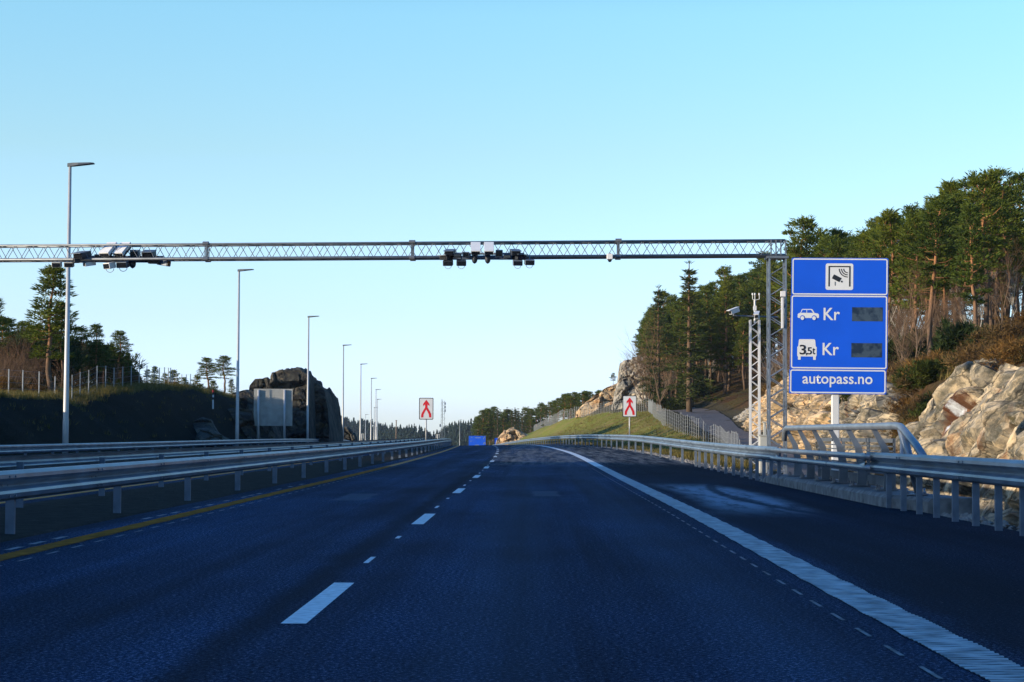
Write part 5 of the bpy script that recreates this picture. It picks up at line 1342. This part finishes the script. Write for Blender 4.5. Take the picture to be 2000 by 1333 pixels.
while tries < 16000 and cnt < 255:
    tries += 1
    D = rs.uniform(96, 330) if rs.random() < .7 else rs.uniform(228, 330); px = rs.uniform(1262, 2200 if D < 225 else 1560); p = W(px, 700, D); s_ = section(D); x6 = s_[5][0] if D < 226 else 14.5
    dx = p.x - x6
    if dx < (3.0 if D < 226 else 1.5) or dx > 42: continue
    if rs.random() > math.exp(-dx / 17): continue
    if any((p.x - q[0]) ** 2 + (D - q[1]) ** 2 < q[2] for q in placed): continue
    zb = ground_z(p.x, D); ze = W(px, lerp_table(ENV, px) + (rs.uniform(-6, 14) if rs.random() < .4 else abs(rs.gauss(0, 42))), D).z
    H = min(ze - zb, rs.uniform(8.5, 15.5))
    if H < 5.5: continue
    placed.append((p.x, D, 2.1 ** 2)); cnt += 1
    sp_ = rs.random() < (.09 if px < 1500 else .05)
    ms = SPRUCE[cnt % 3] if sp_ else PINES[rs.choice((0, 1, 3, 3, 1, 6, 0, 4, 6) if dx < 9 else (0, 1, 2, 3, 4, 5, 0, 4, 2))]
    nm = ('spruce_tree', 'spruce tree') if sp_ else ('pine_tree', 'pine tree')
    lab = wood_label(px, D)
    if sp_: lab = lab.replace('pine in', 'spruce in')
    plant(nm[0], lab, nm[1], (p.x, D, zb - .15), H, rs.uniform(1.0, 1.3), ms, ('trunk', 'crown'), rs.uniform(0, 6.28), GW)
cnt = 0; tries = 0
while tries < 4000 and cnt < 130:
    tries += 1
    D = rs.uniform(92, 290); px = rs.uniform(1270, 2040); p = W(px, 700, D); x6 = section(D)[5][0] if D < 226 else 14.5; dx = p.x - x6
    if dx < .6 or dx > 16 or rs.random() > math.exp(-dx / 6): continue
    if any((p.x - q[0]) ** 2 + (D - q[1]) ** 2 < 1.2 for q in placed): continue
    zb = ground_z(p.x, D); H = rs.uniform(3.5, 7.5)
    placed.append((p.x, D, 1.4)); cnt += 1; me = (BIRCH[cnt % 2] if rs.random() < .22 else BARE[cnt % 3])
    root = thing('bare_tree', ('leafless tree at the edge of the wood right of the blue sign' if px > 1740 else 'leafless tree at the edge of the wood behind tower and sign' if px > 1500 else 'leafless tree at the edge of the wood above the gravel path'), 'bare tree', (p.x, D, zb - .1), 'leafless trees along the edge of the right wood')
    root.scale = (H * .95, H * .95, H); root.rotation_euler.z = rs.uniform(0, 6.28)
    o = bpy.data.objects.new('trunk', me); C.objects.link(o); o.parent = root
cnt = 0; tries = 0
while tries < 5000 and cnt < 150:
    tries += 1
    D = rs.uniform(50, 275); px = rs.uniform(1285, 2040); p = W(px, 700, D); s_ = section(D); dx = p.x - (s_[5][0] if D < 226 else 14.5)
    if dx < .4 or dx > 14 or rs.random() > math.exp(-dx / 6) or (px > 1700 and rs.random() < .6): continue
    zb = ground_z(p.x, D); cnt += 1
    jun = (D > 150 and px < 1460 and rs.random() < .6) or rs.random() < .10
    where = 'above the gravel path' if px < 1500 else 'behind the gantry tower and blue sign' if px < 1740 else 'above the rock face right of the blue sign'
    H = rs.uniform(1.2, 2.6) * (1.0 if jun else .6)
    plant('juniper_bush' if jun else 'heather_bush', ('dark green juniper bush ' if jun else 'rusty brown heather bush ') + where, 'bush', (p.x, D, zb - .1), H, rs.uniform(1.0, 1.5), JUN[cnt % 2] if jun else HEA[cnt % 2], ('stems', 'foliage'), rs.uniform(0, 6.28), 'bushes on the right slope')
for i in range(26):
    D = rs.uniform(66, 77) if i < 16 else rs.uniform(93, 99); f, tq = section(D)[4], section(D)[5]; k = rs.random(); X = f[0] + (tq[0] - f[0]) * k + .1; zb = max(ground_z(X, D), f[1] + (tq[1] - f[1]) * k) - .1
    jun = i % 6 == 0; H = rs.uniform(.6, 1.1)
    plant('juniper_bush' if jun else 'heather_bush', ('green juniper bush' if jun else 'rusty heather bush') + ' on the slope between two cliffs behind the sign post', 'bush', (X, D, zb), H, 1.3, JUN[0] if jun else HEA[i % 2], ('stems', 'foliage'), rs.uniform(0, 6.28), 'bushes in the gap between the cliffs')
# distant trees behind the grass ridge
ENV2 = [(925, 808), (935, 800), (955, 796), (975, 793), (1000, 795), (1025, 792), (1050, 788), (1068, 774), (1080, 780), (1100, 768), (1125, 764), (1140, 760), (1165, 758), (1190, 772)]
for i in range(58):
    px = 930 + 262 * (i + rs.random()) / 58; D = rs.uniform(462, 520) if px < 1060 else rs.uniform(330, 430)
    p = W(px, lerp_table(ENV2, px) + abs(rs.gauss(0, 8)), D); zb = min(ground_z(p.x, D), p.z - 6)
    sp_ = rs.random() < .3
    plant('spruce_tree' if sp_ else 'pine_tree', ('spruce' if sp_ else 'pine') + ' in the distant belt of trees behind the grass ridge', 'spruce tree' if sp_ else 'pine tree', (p.x, D, zb - .2), p.z - zb + .2, rs.uniform(1.2, 1.7), SPRUCE[i % 3] if sp_ else PINES[i % 7], ('trunk', 'crown'), rs.uniform(0, 6.28), 'distant trees behind the grass ridge')
pine('lone small pine standing on the rock left of the layered knoll', 1197, 729, 276, 762, 3, 1.3)

# far wooded hills -----------------------------------------------------------
def hill(name, prof, D, depth, zb, seed, ntrees, hts):
    n = 60; x0, x1 = prof[0][0], prof[-1][0]; fr = []
    def topz(px): return W(px, lerp_table(prof, px), D)
    for i in range(n + 1):
        px = x0 + (x1 - x0) * i / n; t = topz(px); row = []
        for j in range(13):
            k = j / 12
            if k < .6: q = k / .6; row.append(Vector((t.x, D - depth * (1 - q), zb + (t.z - hts * .3 - zb) * smooth(q * .5) * 2 * 1.0 if q < 1 else t.z)))
            else: q = (k - .6) / .4; row.append(Vector((t.x * (1 + .2 * q), D + depth * q * 1.5, t.z - hts * .3 - (t.z - zb) * smooth(q))))
        row = [Vector((p.x, p.y, p.z)) for p in row]; fr.append(row)
    mb = MB(); mb.sweep(fr); mb.f = [f[::-1] for f in mb.f]; struct(mb.build(name, M['far_ground'], smooth_=True))
    r2 = random.Random(seed); V = []; Fc = []
    for _ in range(ntrees):
        px = r2.uniform(x0, x1); q = r2.random() ** .6; t = topz(px); zz = zb + (t.z - hts * .3 - zb) * smooth(q * .5) * 2
        p = Vector((t.x, D - depth * (1 - q), zz - .5)); h = hts * r2.uniform(.6, 1.2); r_ = h * r2.uniform(.24, .42)
        for lv in range(4):
            b0 = h * (.12 + lv * .22); rr = r_ * (1 - lv * .22); o = len(V); m_ = 7
            V.append(p + Vector((0, 0, b0 + h * .32)))
            for k in range(m_):
                a = 6.283 * k / m_ + lv; rj = rr * r2.uniform(.55, 1.25); V.append(p + Vector((rj * math.cos(a), rj * math.sin(a), b0 + r2.uniform(-.05, .05) * h)))
            Fc.extend([(o, o + 1 + k, o + 1 + (k + 1) % m_) for k in range(m_)])
    me = arr_mesh('far_wood', V, Fc, M['far_leaf']); o = bpy.data.objects.new('far_wood', me); C.objects.link(o)
    return o
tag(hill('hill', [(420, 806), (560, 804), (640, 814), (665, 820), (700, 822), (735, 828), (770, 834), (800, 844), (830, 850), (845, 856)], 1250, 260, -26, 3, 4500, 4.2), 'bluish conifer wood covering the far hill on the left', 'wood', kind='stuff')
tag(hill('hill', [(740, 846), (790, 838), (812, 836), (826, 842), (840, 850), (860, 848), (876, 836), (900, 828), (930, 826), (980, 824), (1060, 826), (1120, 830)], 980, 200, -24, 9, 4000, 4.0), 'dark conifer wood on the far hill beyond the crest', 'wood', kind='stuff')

# ------------------------------------------------------------------ grass
V = []; Fc = []; rs = random.Random(99)
def blade_patch(X, Y, n, h, wd):
    z = ground_z(X, Y)
    for _ in range(n):
        p = Vector((X + rs.gauss(0, .18), Y + rs.gauss(0, .18), z - .05)); a = rs.uniform(0, 6.28); l = h * rs.uniform(.5, 1.3); o = len(V)
        s_ = Vector((math.cos(a), math.sin(a), 0)) * wd
        V.extend([p - s_, p + s_, p + Vector((rs.gauss(0, .35) * l, rs.gauss(0, .35) * l, l))]); Fc.append((o, o + 1, o + 2))
for _ in range(2600):
    Y = rs.uniform(80, 185); u = -24.3 - abs(rs.gauss(0, 1.3)); blade_patch(cx(Y) + u, Y, 9, .38, .016)
for _ in range(250):
    Y = rs.uniform(80, 175); u = rs.uniform(-24.5, -19.5); blade_patch(cx(Y) + u, Y, 8, .25, .016)
for _ in range(3600):
    Y = rs.uniform(66, 262); s_ = section(Y); xa, xb = cx(Y) + 6.6, s_[1][0] + .5
    if xb > xa: blade_patch(rs.uniform(xa, xb), Y, 8, .20 if Y > 90 else .35, .020)
for _ in range(3600):
    Y = rs.uniform(44, 170); s_ = section(Y); X = s_[5][0] + abs(rs.gauss(0, 4.5)) + .3; blade_patch(X, Y, 9, .42, .022)
me = arr_mesh('grass', V, Fc, M['grass']); o = bpy.data.objects.new('grass', me); C.objects.link(o)
tag(o, 'dry pale grass on the banks and slopes beside the road', 'grass', kind='stuff')
for o in sc.objects:
    for k in ('_local', '_p'):
        if k in o: del o[k]

# ------------------------------------------------------------------ haze: thin clear-day air
hm = bpy.data.materials.new('air'); hm.use_nodes = True; ht = hm.node_tree
for n in list(ht.nodes): ht.nodes.remove(n)
pv = ht.nodes.new('ShaderNodeVolumePrincipled'); pv.inputs['Color'].default_value = (0.72, 0.86, 1.0, 1); pv.inputs['Density'].default_value = 0.00007; pv.inputs['Anisotropy'].default_value = 0.0
ho = ht.nodes.new('ShaderNodeOutputMaterial'); ht.links.new(pv.outputs[0], ho.inputs['Volume'])
mb = MB(); mb.box((0, 1850, 8.0), (6400, 4500, 70)); tag(mb.build('haze', hm), 'thin bluish air over the whole road and the far hills', 'haze', kind='stuff')
